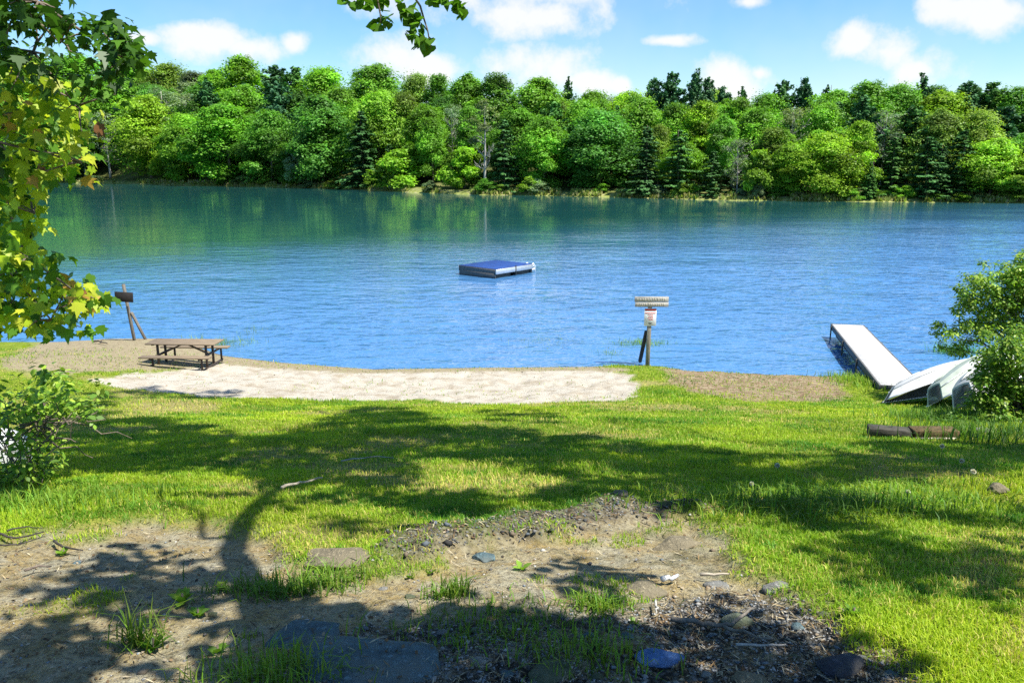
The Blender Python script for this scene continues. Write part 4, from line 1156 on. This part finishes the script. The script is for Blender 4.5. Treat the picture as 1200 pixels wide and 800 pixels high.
def pebbles():
    x, y = sample_ground(130000, 2.2, 7.5, 1.6)
    m = masks(x, y)
    pr = np.clip(m[6] * .6 * (m[0] > .35) * (fbm(x * 3, y * 3, 15) > -.12) + m[5] * .55 + (m[0] > .5) * .035, 0, 1)
    k = RNG.random(len(x)) < pr; x, y = x[k], y[k]; mm = [q[k] for q in m]; z = ground(x, y, mm); n = len(x)
    O = np.array([(1, 0, 0), (0, 1, 0), (-1, 0, 0), (0, -1, 0), (0, 0, 1), (0, 0, -1)], float)
    r = .0030 * np.exp(RNG.normal(size=n) * .55) + .0007 * y; r = np.where(mm[5] > .4, r * 1.25, r)
    V = O[None] * RNG.uniform(.6, 1.3, (n, 6, 1)) + RNG.normal(size=(n, 6, 3)) * .22
    a = RNG.uniform(0, 6.28, n); ca, sa = np.cos(a)[:, None], np.sin(a)[:, None]
    V = np.stack([V[:, :, 0] * ca - V[:, :, 1] * sa, V[:, :, 0] * sa + V[:, :, 1] * ca, V[:, :, 2] * .6], -1)
    V = V * r[:, None, None] + np.stack([x, y, z + r * .25], 1)[:, None]
    T = np.array([(0, 1, 4), (1, 2, 4), (2, 3, 4), (3, 0, 4), (1, 0, 5), (2, 1, 5), (3, 2, 5), (0, 3, 5)])
    Fc = (np.arange(n)[:, None, None] * 6 + T[None]).reshape(-1, 3)
    base = np.array([(.16, .16, .155), (.27, .26, .24), (.09, .085, .08), (.38, .37, .34), (.24, .19, .13), (.18, .21, .23)])[RNG.integers(0, 6, n)]
    base = np.where((mm[5] > .4)[:, None], base * .55, base) * RNG.uniform(.7, 1.2, (n, 1))
    me = np_mesh('gravel', V.reshape(-1, 3), Fc, np.repeat(base, 6, 0)); print('pebbles', n)
    tag(link('gravel', me, M['litter']), 'loose grey gravel on the bare dirt', 'gravel', kind='stuff')
    # dead leaves, straw and bark crumbs, some lying on the slabs
    from mathutils.bvhtree import BVHTree
    trees = []
    for o in COL.objects:
        if o.name.startswith('rock_slab'):
            mw = Matrix.Translation(o.location) @ o.rotation_euler.to_matrix().to_4x4()
            trees.append(BVHTree.FromPolygons([mw @ v.co for v in o.data.vertices], [p.vertices[:] for p in o.data.polygons]))
    def top(x, y, z):
        z = z.copy()
        for k in range(len(x)):
            for b in trees:
                h = b.ray_cast(Vector((x[k], y[k], 9)), Vector((0, 0, -1)))[0]
                if h is not None and h.z > z[k]: z[k] = h.z
        return z
    x, y = sample_ground(34000, 2.2, 8.5, 1.6); m = masks(x, y)
    k = RNG.random(len(x)) < np.clip(m[0] * (.05 + .55 * (fbm(x * 1.6, y * 1.6, 19) > .02) * (.2 + m[6])) + m[5] * .5, 0, .85)
    x, y = x[k], y[k]; z = top(x, y, ground(x, y)); n = len(x)
    c = np.array([(.10, .065, .035), (.045, .033, .022), (.22, .15, .08), (.33, .27, .18), (.13, .085, .04)])[RNG.integers(0, 5, n)] * RNG.uniform(.7, 1.2, (n, 1))
    N = np.array([0, 0, 1.0]) + RNG.normal(size=(n, 3)) * .4
    s = RNG.uniform(.006, .018, n) + .0016 * y
    L1 = leaves(np.stack([x, y, z + .006], 1), N, s, c, 'oval')
    x, y = sample_ground(30000, 2.2, 8.5, 1.6); m = masks(x, y)
    k = RNG.random(len(x)) < np.clip(m[0] * (.06 + .5 * (fbm(x * 1.3, y * 1.3, 29) > .04) * (.25 + m[6])) + m[5] * .4, 0, .8)
    x, y = x[k], y[k]; z = top(x, y, ground(x, y)); n = len(x)
    c = np.array([(.30, .235, .13), (.42, .36, .24), (.12, .08, .045), (.20, .13, .06)])[RNG.integers(0, 4, n)] * RNG.uniform(.7, 1.2, (n, 1))
    N = np.array([0, 0, 1.0]) + RNG.normal(size=(n, 3)) * .25
    L2 = leaves(np.stack([x, y, z + .008], 1), N, RNG.uniform(.015, .045, n) + .006 * y, c, 'needle')
    o = leaf_obj('leaf_litter', [L1, L2], M['litter'])
    tag(o, 'dead brown leaves and straw scattered over the bare dirt', 'leaf litter', kind='stuff')
pebbles()

def beach_debris():
    n = 1500; x = RNG.uniform(-12, 10, n); y = RNG.uniform(15, 25, n); m = masks(x, y)
    k = RNG.random(n) < np.clip(m[1] * .08 + m[2] * .5 + m[3] * .3 + .5 * (np.abs(m[1] - .5) < .3), 0, 1); x, y = x[k], y[k]; z = ground(x, y); n = len(x)
    c = np.array([(.06, .045, .03), (.12, .085, .05), (.2, .14, .08)])[RNG.integers(0, 3, n)]
    N = np.array([0, 0, 1.0]) + RNG.normal(size=(n, 3)) * .5
    o = leaf_obj('beach_debris', [leaves(np.stack([x, y, z + .01], 1), N, RNG.uniform(.02, .065, n), c, 'quad')], M['litter'])
    tag(o, 'small dark twigs and debris scattered on the beach sand', 'debris', kind='stuff')
beach_debris()

def dandelion(px, py, hpx, label):
    p = gp(px, py); D = float(np.linalg.norm(p - np.array([0, 0, CAM_Z]))); h = hpx / F * D + .03
    e = empty('dandelion_clock', label, 'dandelion', p, 0, 'dandelion clocks in the lawn')
    g = Geo(); g.tube(np.array([(0, 0, -.02), (.004, 0, h * .5), (.0, .002, h)]), .003, 6); 
    o = g.obj('stem', M['leaf_near'], e)
    a = o.data.attributes.new('col', 'FLOAT_COLOR', 'POINT'); a.data.foreach_set('color', np.tile([.2, .28, .06, 1], len(o.data.vertices)).astype(np.float32))
    n = 260; d = unit(RNG.normal(size=(n, 3))); r = .015 if D < 7 else .020
    P = np.array([0, 0, h]) + d * r * .55
    lf = leaves(P, np.cross(d, RNG.normal(size=(n, 3))), r * 1.1, np.tile([.75, .71, .55], (n, 1)), 'quad', d)
    leaf_obj('seed_head', [lf], M['litter'], e)
dandelion(1138, 572, 14, 'tall white dandelion clock near the tan lump of stone')
dandelion(1063, 586, 5, 'low white dandelion clock on the shaggy grass')
dandelion(880, 580, 9, 'white dandelion clock at the end of the eroded bank')
dandelion(910, 556, 7, 'small white dandelion clock behind the shaggy hummock')
dandelion(1126, 549, 5, 'tiny white dandelion clock in deep shade below the timbers')
dandelion(1101, 548, 20, 'long-stemmed dandelion clock below the brown timber')

def weed(px, py, label, n=9, L=.08, col=(.14, .26, .03), wild=1.0):
    p = gp(px, py)
    e = empty('broadleaf_weed', label, 'weed', p, 0, 'leafy weeds on the bare dirt')
    P = []; N = []; Y = []; S = []
    for k in range(n):
        a = k * 2.4 + RNG.uniform(-.3, .3); up = RNG.uniform(.35, 1.4); d = unit(np.array([math.cos(a), math.sin(a), up])); l = .75 * L * RNG.uniform(.6, 1.2)
        P.append(d * l * .6); N.append(np.array([-math.cos(a) * up, -math.sin(a) * up, 1]) + RNG.normal(size=3) * .2); Y.append(d); S.append(l)
    c = np.array([col]) * RNG.uniform(.7, 1.3, (n, 1))
    leaf_obj('foliage', [leaves(np.array(P), np.array(N), S, c, 'oval', np.array(Y))], M['leaf_near'], e)
    g = Geo(); g.tube(np.array([(0, 0, -.02), (.002, 0, L * .5)]), .004, 6); g.obj('stem', M['bark'], e)
weed(214, 706, 'bright broad-leaved weed catching the sun on the sandy dirt', 12, 0.088, (.19, .33, .03))
weed(232, 722, 'low weed spreading just before the bright broad-leaved weed', 14, 0.068)
weed(180, 760, 'dark pointed weed by the bottom of the sandy dirt', 9, 0.088, (.09, .20, .02))
weed(260, 690, 'pale green weed between sandy dirt and limb shadow', 10, 0.054, (.2, .3, .04))
weed(612, 668, 'small bright sprig in the middle of the ochre dirt', 7, 0.061, (.2, .33, .04))
weed(480, 678, 'small weed on the ochre dirt near the long pale lump of packed sand', 8, 0.048)
weed(505, 672, 'tiny leafy weed next to the pale ochre patch', 7, 0.041)
weed(255, 765, 'ragged weed near the corner of the cracked slab', 10, 0.068)
weed(1000, 720, 'leafy weed at the gravel and grass border', 9, 0.061)
weed(75, 650, 'weed among the dark roots under the sunlit lawn edge', 9, 0.061, (.16, .28, .03))
weed(745, 730, 'flat weed leaf over the smooth blue stone', 8, 0.041)

# ------------------------------------------------------------------ near foliage
def cluster(c, n, r, size, cols, mixw, shape, droop=.3, up=1.0, flat=.7, face=None):
    """n leaves about c; cols list of rgb, mixw weights"""
    c = np.asarray(c, float)
    d = unit(RNG.normal(size=(n, 3))); P = c + d * r * RNG.uniform(.25, 1, (n, 1)) * np.array([1, 1, flat])
    N = (np.array([0, 0, up]) if face is None else np.array(face)) + d * .5 + RNG.normal(size=(n, 3)) * .45
    Y = d * np.array([1, 1, .3]) + np.array([0, 0, -droop]) + RNG.normal(size=(n, 3)) * .3
    k = RNG.choice(len(cols), n, p=np.array(mixw) / sum(mixw))
    C = np.array(cols)[k] * RNG.uniform(.75, 1.25, (n, 1))
    return leaves(P, N, size * RNG.uniform(.65, 1.2, n), C, shape, Y)

def limb_path(a, b, sag=.0, wob=.05, n=8):
    a = np.asarray(a, float); b = np.asarray(b, float); t = np.linspace(0, 1, n)[:, None]
    L = np.linalg.norm(b - a)
    p = a + (b - a) * t + np.array([0, 0, 1]) * (np.sin(t * math.pi) * sag * L)
    w = RNG.normal(size=(n, 3)) * wob * L * .3; w[0] = w[-1] = 0
    return p + w

def shrub(name, label, blobs, root, Y, dy, leaf, per, cols, mixw, shape='oval', rr=.20, cat='shrub', dead=None, stem_r=.022, dens=2.2):
    """blobs: (px,py,count) leafy clumps at depth about Y; woody stems run from the root to each clump"""
    e = empty(name, label, cat, root)
    parts = []; g = Geo()
    for (px, py, m) in blobs:
        for _ in range(int(m * dens)):
            yy = Y + RNG.uniform(-dy, dy)
            c = at_y(px + RNG.normal() * 11, py + RNG.normal() * 9, yy) - root
            if c[2] + root[2] < gz(c[0] + root[0], c[1] + root[1]) + .05: c[2] = gz(c[0] + root[0], c[1] + root[1]) - root[2] + .08
            parts.append(cluster(c, per, rr, leaf, cols, mixw, shape))
            if RNG.random() < .5 / dens: g.tube(limb_path((RNG.normal() * .08, RNG.normal() * .08, -.05), c, .12, .08), np.linspace(stem_r, .004, 8), 5)
    leaf_obj('foliage', parts, M['leaf_shrub'], e)
    g.obj('branches', M['bark'], e, True)
    return e

G1 = [(.12, .25, .025), (.21, .34, .03), (.31, .40, .07), (.07, .16, .02)]
shrub('waterside_shrub', 'tall loose shrub with pale yellow-green tips reaching over the water by the boats',
      [(1150, 330, 5), (1175, 325, 7), (1198, 320, 8), (1142, 352, 5), (1168, 355, 8), (1195, 355, 8), (1130, 372, 4), (1155, 378, 6), (1185, 380, 7), (1112, 388, 2), (1140, 395, 3), (1130, 407, 2), (1205, 340, 6), (1205, 385, 6), (1225, 350, 10), (1245, 390, 10), (1230, 420, 8), (1255, 340, 8), (1195, 312, 3)],
      np.array([12.6, 18.6, gz(12.6, 18.6)]), 18.4, .8, .078, 62, G1, (3, 4, 3, 2), rr=.22, dens=3.4)
shrub('leafy_shrub', 'dense leafy green shrub beside the upturned boats and brown timber',
      [(1165, 412, 6), (1190, 405, 8), (1155, 435, 7), (1180, 432, 9), (1200, 430, 9), (1150, 462, 6), (1175, 460, 10), (1198, 462, 10), (1160, 488, 8), (1185, 490, 10), (1205, 495, 10), (1225, 420, 9), (1235, 460, 12), (1240, 500, 12), (1172, 510, 6), (1205, 515, 8)],
      np.array([7.9, 11.7, gz(7.9, 11.7)]), 11.7, .6, .062, 62, G1, (5, 4, 2, 3), rr=.17)
r3 = gp(30, 570)
shrub('bramble_bush', 'loose leafy bramble with arching stems at the lawn edge over the white boulder',
      [(22, 470, 1), (48, 465, 2), (60, 452, 2), (85, 462, 2), (92, 468, 3), (100, 470, 2), (65, 480, 2), (40, 488, 2), (12, 500, 2), (30, 520, 3), (45, 538, 3), (55, 552, 2), (28, 565, 4), (12, 580, 4), (40, 580, 2), (64, 442, 1), (-20, 500, 6), (-30, 560, 8), (5, 455, 1), (50, 508, 2), (20, 545, 2), (3, 600, 2)],
      np.array([r3[0], r3[1], gz(r3[0], r3[1])]), r3[1] + .15, .45, .060, 20, [(.18, .32, .03), (.30, .42, .05), (.10, .20, .025)], (3, 3, 1.5), 'oval', .15, 'bramble', stem_r=.005, dens=2.2)
# dead twigs in the bramble
g = Geo(); c0 = at_y(50, 505, r3[1] + .1)
for k in range(16):
    a = RNG.uniform(0, 6.28); L = RNG.uniform(.25, .75)
    g.tube(limb_path(c0 + RNG.normal(size=3) * .08, c0 + np.array([math.cos(a) * L, math.sin(a) * L * .6, RNG.uniform(-.25, .22)]), .08, .12), np.linspace(.009, .003, 8), 5)
o = g.obj('dead_brush', M['bark'], None, True); tag(o, 'tangle of dead bare twigs caught under the bramble leaves', 'dead brush')

# ---- maple at the frame edge
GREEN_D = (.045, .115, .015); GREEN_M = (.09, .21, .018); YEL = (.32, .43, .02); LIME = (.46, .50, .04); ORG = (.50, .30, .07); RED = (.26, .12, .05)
LIT_TIPS = []
def maple():
    base = np.array([-5.6, 3.9, 0.0]); base[2] = gz(base[0], base[1])
    e = empty('maple_tree', 'maple with drooping sprays of lobed yellow-green and bronze leaves over the shore', 'tree', base)
    lit = [(10, 95, 3), (30, 95, 3), (52, 105, 3), (70, 112, 3), (20, 125, 3), (48, 130, 2), (85, 118, 2), (92, 130, 1), (15, 150, 3), (45, 155, 3), (75, 150, 3), (98, 160, 2), (30, 175, 3), (60, 180, 3), (85, 185, 2), (105, 185, 1),
           (10, 190, 3), (40, 200, 3), (70, 205, 2), (95, 200, 1), (12, 215, 3), (25, 235, 3), (40, 240, 2), (10, 255, 3), (30, 265, 2), (42, 268, 1), (8, 285, 3), (22, 298, 3), (30, 310, 2), (12, 320, 3), (45, 318, 1), (62, 318, 1),
           (20, 335, 3), (50, 335, 3), (80, 338, 3), (92, 346, 2), (105, 356, 2), (12, 355, 3), (40, 358, 3), (70, 360, 2), (95, 370, 2), (112, 362, 1), (10, 378, 3), (30, 385, 2), (55, 380, 2), (80, 380, 1), (-20, 120, 5), (-25, 180, 6), (-25, 240, 6), (-25, 300, 6), (-25, 360, 6), (-50, 60, 6)]
    dark = [(5, 8, 4), (25, 5, 4), (45, 10, 4), (12, 30, 3), (38, 28, 3), (60, 22, 2), (72, 8, 2), (5, 55, 2), (15, 72, 2), (62, 42, 1), (68, 58, 2), (75, 62, 1), (92, 25, 2), (95, 42, 2), (112, 38, 1), (122, 40, 1), (135, 40, 3), (148, 50, 2), (128, 55, 2), (140, 65, 3), (155, 68, 3), (162, 72, 1), (130, 75, 2), (148, 82, 2), (135, 92, 1), (152, 92, 1), (55, 85, 2), (85, 88, 1), (140, 122, 1), (100, 98, 1), (125, 108, 1)]
    P = []; g = Geo(); dk = []
    hub = np.array([-4.3, 4.2, 8.0])
    tips = []
    for arr, isd in ((lit, 0), (dark, 1)):
        for (px, py, m) in arr:
            for _ in range(m):
                yy = RNG.uniform(4.6, 5.5) if not isd else RNG.uniform(4.3, 5.0)
                c = at_y(px + RNG.normal() * 5, py + RNG.normal() * 5, yy)
                tips.append(c)
                tip = px > 75 or RNG.random() < .22
                if isd: cols, w = [GREEN_D, (.03, .08, .012), GREEN_M], (5, 4, 1.2)  # darker greens paint in the shade on the upper sprays
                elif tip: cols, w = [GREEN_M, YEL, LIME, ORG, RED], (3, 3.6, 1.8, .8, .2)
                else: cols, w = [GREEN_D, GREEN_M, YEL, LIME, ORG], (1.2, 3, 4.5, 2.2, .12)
                n = 8 if not isd else 7
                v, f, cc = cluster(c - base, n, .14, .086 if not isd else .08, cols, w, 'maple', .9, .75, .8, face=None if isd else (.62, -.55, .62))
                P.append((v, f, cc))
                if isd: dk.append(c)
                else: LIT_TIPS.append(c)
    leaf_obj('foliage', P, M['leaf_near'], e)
    t = Geo(); t.tube(np.array([(0, 0, -.3), (.05, 0, .6), (.15, .05, 2.0), (.6, .15, 3.2), (1.3, .3, 4.3)]) , [.26, .19, .16, .12, .09], 12); t.obj('trunk', M['bark'], e, True)
    H = [np.array([.6, .15, 3.2]), np.array([1.0, .2, 3.8]), np.array([.15, .05, 2.0]), np.array([.4, .1, 2.7])]
    ends = [((150, 72), 4.7, 1), ((70, 50), 4.6, 1), ((60, 12), 4.7, 1), ((90, 125), 5.0, 0), ((95, 190), 5.0, 0), ((40, 250), 5.0, 2), ((100, 350), 5.0, 2), ((60, 375), 5.1, 2), ((30, 320), 5.2, 2), ((50, 170), 5.1, 3), ((70, 110), 5.1, 0)]
    bp = []
    for (q, yy, k) in ends:
        b = at_y(q[0], q[1], yy) - base; path = limb_path(H[k], b, .10, .07, 10); bp.append(path)
        g.tube(path, np.linspace(.040, .005, 10), 7)
    allp = np.concatenate([p[3:] for p in bp])
    for c in tips[::2]:
        c = c - base; q = allp[np.argmin(np.linalg.norm(allp - c, axis=1))]
        g.tube(limb_path(q, c, .06, .08, 5), np.linspace(.008, .003, 5), 4)
    g.obj('branches', M['bark'], e, True)
    return dk
maple_dark = maple()

# ---- big tree over the viewer: its limb, crown shade on the lawn and the leaf sprays hanging at the top of the view
SHADE = [  # photo outline on the ground, clumps per square metre, height of crown along the sun's ray (extra)
 ([(62, 492), (128, 482), (250, 505), (330, 512), (420, 478), (482, 480), (520, 500), (640, 506), (700, 512), (640, 530), (560, 540), (500, 540), (440, 552), (350, 545), (300, 556), (200, 550), (60, 548)], 2.6, 2.5),
 ([(300, 545), (440, 540), (480, 560), (540, 590), (600, 600), (520, 628), (440, 640), (380, 620), (330, 590)], 2.2, 2.5),
 ([(540, 530), (700, 516), (800, 522), (940, 533), (1010, 532), (1110, 545), (1105, 572), (1000, 566), (920, 575), (800, 575), (700, 572), (600, 556)], 2.8, 2.5),
 ([(660, 575), (800, 574), (930, 582), (1040, 586), (1030, 602), (900, 606), (820, 598), (740, 590), (640, 600), (560, 620), (520, 615)], 2.0, 2.5),
 ([(330, 706), (430, 700), (520, 716), (620, 722), (700, 722), (770, 735), (830, 745), (920, 700), (990, 740), (1060, 790), (1120, 830), (280, 830), (300, 760)], 4.5, 1.5),
 ([(0, 738), (60, 742), (105, 752), (100, 778), (40, 782), (0, 776)], 9, 1.5),
 ([(0, 640), (120, 645), (250, 640), (260, 690), (200, 730), (100, 728), (0, 690)], 1.0, 2.2),
 ([(850, 616), (940, 606), (1100, 604), (1200, 590), (1260, 640), (1260, 760), (1130, 740), (1010, 712), (940, 680), (880, 650)], 1.3, 2.4),
 ([(108, 456), (180, 452), (282, 458), (280, 467), (190, 467), (110, 466)], 1.0, 3.0),
 ([(556, 481), (640, 480), (662, 492), (640, 500), (570, 498)], .9, 3.0),
 ([(690, 655), (790, 648), (800, 668), (720, 676), (660, 672)], 2.2, 1.5),
 ([(1010, 518), (1120, 515), (1260, 520), (1260, 570), (1150, 560), (1040, 545)], 2.4, 3.0),
 ([(70, 500), (130, 470), (110, 460), (40, 470), (0, 500), (0, 545), (60, 545)], 1.3, 3.0),
]
def overhang():
    base = np.array([1.0, -1.9, 0.0]); base[2] = gz(base[0], base[1])
    base2 = np.array([11.5, 3.0, 0.0]); base2[2] = gz(base2[0], base2[1])
    e = empty('overhanging_tree', 'tall tree above the viewer whose dark leaf sprays hang into the sky', 'tree', base)
    e2 = empty('shade_tree', 'tall tree beyond the frame edge casting the broad shade across the lawn', 'tree', base2)
    cl = []
    for poly, dens, ext in SHADE:
        W = world_poly(poly); lo, hi = W.min(0), W.max(0); A = np.prod(hi - lo)
        n = int(A * dens * 5.6) + 1
        p = np.stack([RNG.uniform(lo[0], hi[0], n), RNG.uniform(lo[1], hi[1], n)], 1)
        p = p[poly_sd(p[:, 0], p[:, 1], W) > .02]
        z = ground0(p[:, 0], p[:, 1])
        for q, zz in zip(p, z):
            S = np.array([q[0], q[1], zz]); L = 2.6
            while True:
                C = S + SUN * L; x, y, f = to_px(C[None])
                if f[0] < .1 or y[0] < -75: break
                L += .2
            cl.append(S + SUN * (L + RNG.uniform(0, ext)))
    for c in maple_dark[::4]:
        C = c + SUN * RNG.uniform(2.2, 3.2)
        x, y, f = to_px(C[None])
        if y[0] < -60 or f[0] < 0: cl.append(C)
    cl = np.array(cl); LT = np.array(LIT_TIPS)
    dd = cl[:, None] - LT[None]; al = dd @ SUN; perp = np.linalg.norm(dd - al[..., None] * SUN, axis=-1)
    hit = ((al > 0) & (perp < .68)).sum(1)
    cl = cl[hit < 1]; print('canopy clumps', len(cl), 'dropped', int((hit >= 1).sum()))
    far = cl[:, 0] > 4.2
    for sel, ee, bb in ((~far, e, base), (far, e2, base2)):
        parts = []
        for c in cl[sel]:
            parts.append(cluster(c - bb, 38, .34, .125, [GREEN_D, GREEN_M], (1, 1), 'heart', .6, .8, .6))
        if ee is e:                                    # sprays hanging into the top of the view
            spr = [(402, 2, 4), (410, 6, 5), (424, 4, 4), (432, 6, 5), (442, 3, 5), (452, 5, 4), (440, 26, 4), (447, 28, 5), (455, 26, 4), (441, 34, 2), (470, 8, 4), (474, 14, 5), (478, 20, 3), (484, 24, 5), (489, 27, 5), (486, 33, 4),
                   (492, 36, 3), (480, 40, 5), (486, 46, 5), (491, 45, 5), (496, 52, 3), (500, 58, 4), (487, 58, 3), (505, 52, 2), (501, 2, 3), (508, 5, 4), (516, 2, 3), (526, 4, 4), (534, 8, 5), (538, 15, 5), (543, 17, 3), (545, 9, 1), (482, 14, 2), (415, -8, 6), (440, -10, 6), (475, -8, 6), (520, -9, 6), (500, -14, 6)]
            for px, py, m in spr:
                c = at_y(px, py, 4.5 + RNG.uniform(-.1, .1)) - bb
                parts.append(cluster(c, m, .035, .062, [GREEN_M, (.10, .22, .02)], (1, 1), 'heart', .9, .5, 1.0))
        leaf_obj('foliage', parts, M['leaf_near'], ee)
        g = Geo(); C = cl[sel] - bb
        if ee is e:
            S = on_ground(np.array([338., 322, 300, 275, 285, 318, 352, 420, 470]), np.array([750., 712, 668, 640, 612, 580, 562, 546, 520]))
            Ls = np.array([3.0, 3.3, 3.8, 4.4, 5.0, 5.7, 6.4, 7.4, 9.0])
            big = S + SUN * Ls[:, None] - bb
            g.tube(np.vstack([[(-.15, 1.0, 2.6)], big]), np.array([.15, .125, .10, .085, .075, .065, .055, .045, .035, .02]), 9)
            t = Geo(); t.tube(np.array([(0, 0, -.4), (0, .1, .5), (-.05, .3, 1.6), (-.15, 1.0, 2.6)]), [.34, .26, .21, .17], 12)
            t.tube(np.array([(-.05, .3, 1.6), (.3, -.1, 3.2), (.5, -.3, 5.5), (.6, .2, 8.0)]), [.17, .15, .11, .05], 10); t.obj('trunk', M['bark'], e, True)
            hubs = [big[k] for k in (3, 5, 6, 7, 8)] + [np.array([.3, -.1, 3.2]), np.array([.5, -.3, 5.5]), np.array([.6, .2, 8.0])]
            for a, b in (((470, -60), (505, 58)), ((430, -60), (446, 27)), ((520, -60), (541, 14))):
                p = limb_path(at_y(a[0], a[1], 4.5) - bb, at_y(b[0], b[1], 4.5) - bb, .0, .10, 8); g.tube(p, np.linspace(.010, .003, 8), 5)
                h = min(hubs, key=lambda v: np.linalg.norm(v - p[0])); g.tube(limb_path(h, p[0], .05, .08), np.linspace(.03, .010, 8), 6)
        else:
            t = Geo(); pts = np.array([(0, 0, -.4), (0, .05, 1), (-.2, .3, 4), (-.5, .8, 7.5), (-.8, 1.5, 11)]); t.tube(pts, [.42, .32, .26, .19, .08], 12); t.obj('trunk', M['bark'], e2, True)
            hubs = [pts[k] for k in (2, 3, 4)]
        idx = RNG.permutation(len(C)); ends = C[idx[:26]]
        nodes = list(hubs)
        for b in ends:
            h = min(nodes, key=lambda v: np.linalg.norm(v - b)); path = limb_path(h, b, .08, .08, 8)
            x, y, f = to_px(path + bb)
            if np.any((f > 0) & (y > -20) & (x > -20) & (x < 1220)): continue
            g.tube(path, np.linspace(.045, .012, 8), 6); nodes.append(path[4])
        g.obj('branches', M['bark'], ee, True)
overhang()

# ------------------------------------------------------------------ sky, sun
w = bpy.data.worlds.new('World'); SC.world = w; w.use_nodes = True
t = NT(w)
SKY_S = .095
sky = t.add('ShaderNodeTexSky', sky_type='NISHITA'); sky.sun_disc = False
sky.sun_elevation = SUN_EL; sky.sun_rotation = math.atan2(SUN_H[0], SUN_H[1]); sky.air_density = 1.0; sky.dust_density = .6; sky.ozone_density = 2.5; sky.altitude = 200
D = t.add('ShaderNodeTexCoord').outputs['Generated']
sp = t.add('ShaderNodeSeparateXYZ', {0: D}).outputs
az = t.math('ARCTAN2', sp[0], sp[1])
el = t.math('ARCTAN2', sp[2], t.math('SQRT', t.math('ADD', t.math('MULTIPLY', sp[0], sp[0]), t.math('MULTIPLY', sp[1], sp[1]))))
CL = [(250, 46, 62, 20), (290, 56, 40, 16), (225, 40, 30, 14), (346, 49, 17, 12), (462, 66, 55, 26), (500, 80, 40, 20), (590, 16, 62, 30), (640, 22, 48, 24), (630, 78, 60, 26), (690, 96, 40, 14), (726, 99, 14, 10), (782, 48, 30, 7), (856, 96, 42, 22), (890, 86, 14, 9),
      (1005, 50, 30, 20), (1035, 62, 42, 28), (1075, 82, 45, 22), (1120, 10, 40, 24), (1165, 14, 50, 22), (880, 2, 24, 8), (590, -35, 160, 55), (760, -75, 70, 26), (980, -60, 110, 30), (1150, -85, 90, 34), (400, -120, 90, 30), (950, -200, 150, 40), (200, -170, 120, 35), (1300, -80, 120, 40), (700, -330, 220, 60), (300, -420, 200, 60), (165, 45, 26, 9)]
m = None
for px, py, rx, ry in CL:
    rx *= 1.12; ry *= 1.18
    d = ray(np.array([px, px + rx, px]), np.array([py, py, py - ry])); a = np.arctan2(d[:, 0], d[:, 1]); l = np.arctan2(d[:, 2], np.hypot(d[:, 0], d[:, 1]))
    u = t.math('MULTIPLY', t.math('SUBTRACT', az, float(a[0])), 1 / max(.004, abs(float(a[1] - a[0]))))
    v = t.math('MULTIPLY', t.math('SUBTRACT', el, float(l[0])), 1 / max(.004, abs(float(l[2] - l[0]))))
    q = t.math('SUBTRACT', 1.0, t.math('SQRT', t.math('ADD', t.math('MULTIPLY', u, u), t.math('MULTIPLY', v, v))))
    m = q if m is None else t.math('MAXIMUM', m, q)
m = t.math('MAXIMUM', m, -.7)
cn = t.noise(D, 16, 7, .60)
cn2 = t.noise(D, 5, 4, .6)
f = t.math('ADD', m, t.math('MULTIPLY', t.math('SUBTRACT', cn, .5), 3.0))
f = t.add('ShaderNodeMapRange', {0: f, 1: -.25, 2: .75, 3: 0, 4: 1}, interpolation_type='SMOOTHSTEP').outputs[0]
thin = t.add('ShaderNodeMapRange', {0: cn2, 1: .42, 2: .78, 3: 0, 4: .20}).outputs[0]
f = t.math('MAXIMUM', t.math('MULTIPLY', f, .92), thin)
hs = t.add('ShaderNodeHueSaturation', {'Saturation': 1.35, 'Color': sky.outputs[0]})
bs = t.add('ShaderNodeBackground', {0: hs.outputs[0], 1: SKY_S})
bc = t.add('ShaderNodeBackground', {0: (1, .995, .985, 1), 1: .50})
t.add('ShaderNodeOutputWorld', {0: t.add('ShaderNodeMixShader', {0: f, 1: bs.outputs[0], 2: bc.outputs[0]}).outputs[0]})

sd = bpy.data.lights.new('sun', 'SUN'); so = bpy.data.objects.new('sun', sd); COL.objects.link(so)
sd.energy = 4.9; sd.angle = R(.7); sd.color = (1, .96, .88)
so.rotation_euler = Vector(-SUN).to_track_quat('-Z', 'Y').to_euler(); so.location = (20, -10, 40)

vs = SC.view_settings
SC.display_settings.display_device = 'sRGB'
vs.view_transform = 'Standard'; vs.look = 'None'; vs.exposure = 1.05; vs.gamma = 1; vs.use_curve_mapping = False
cy = SC.cycles
cy.use_denoising = False; cy.max_bounces = 6; cy.diffuse_bounces = 3; cy.glossy_bounces = 3; cy.transmission_bounces = 3; cy.transparent_max_bounces = 4
cy.sample_clamp_indirect = 8; cy.caustics_reflective = False; cy.caustics_refractive = False
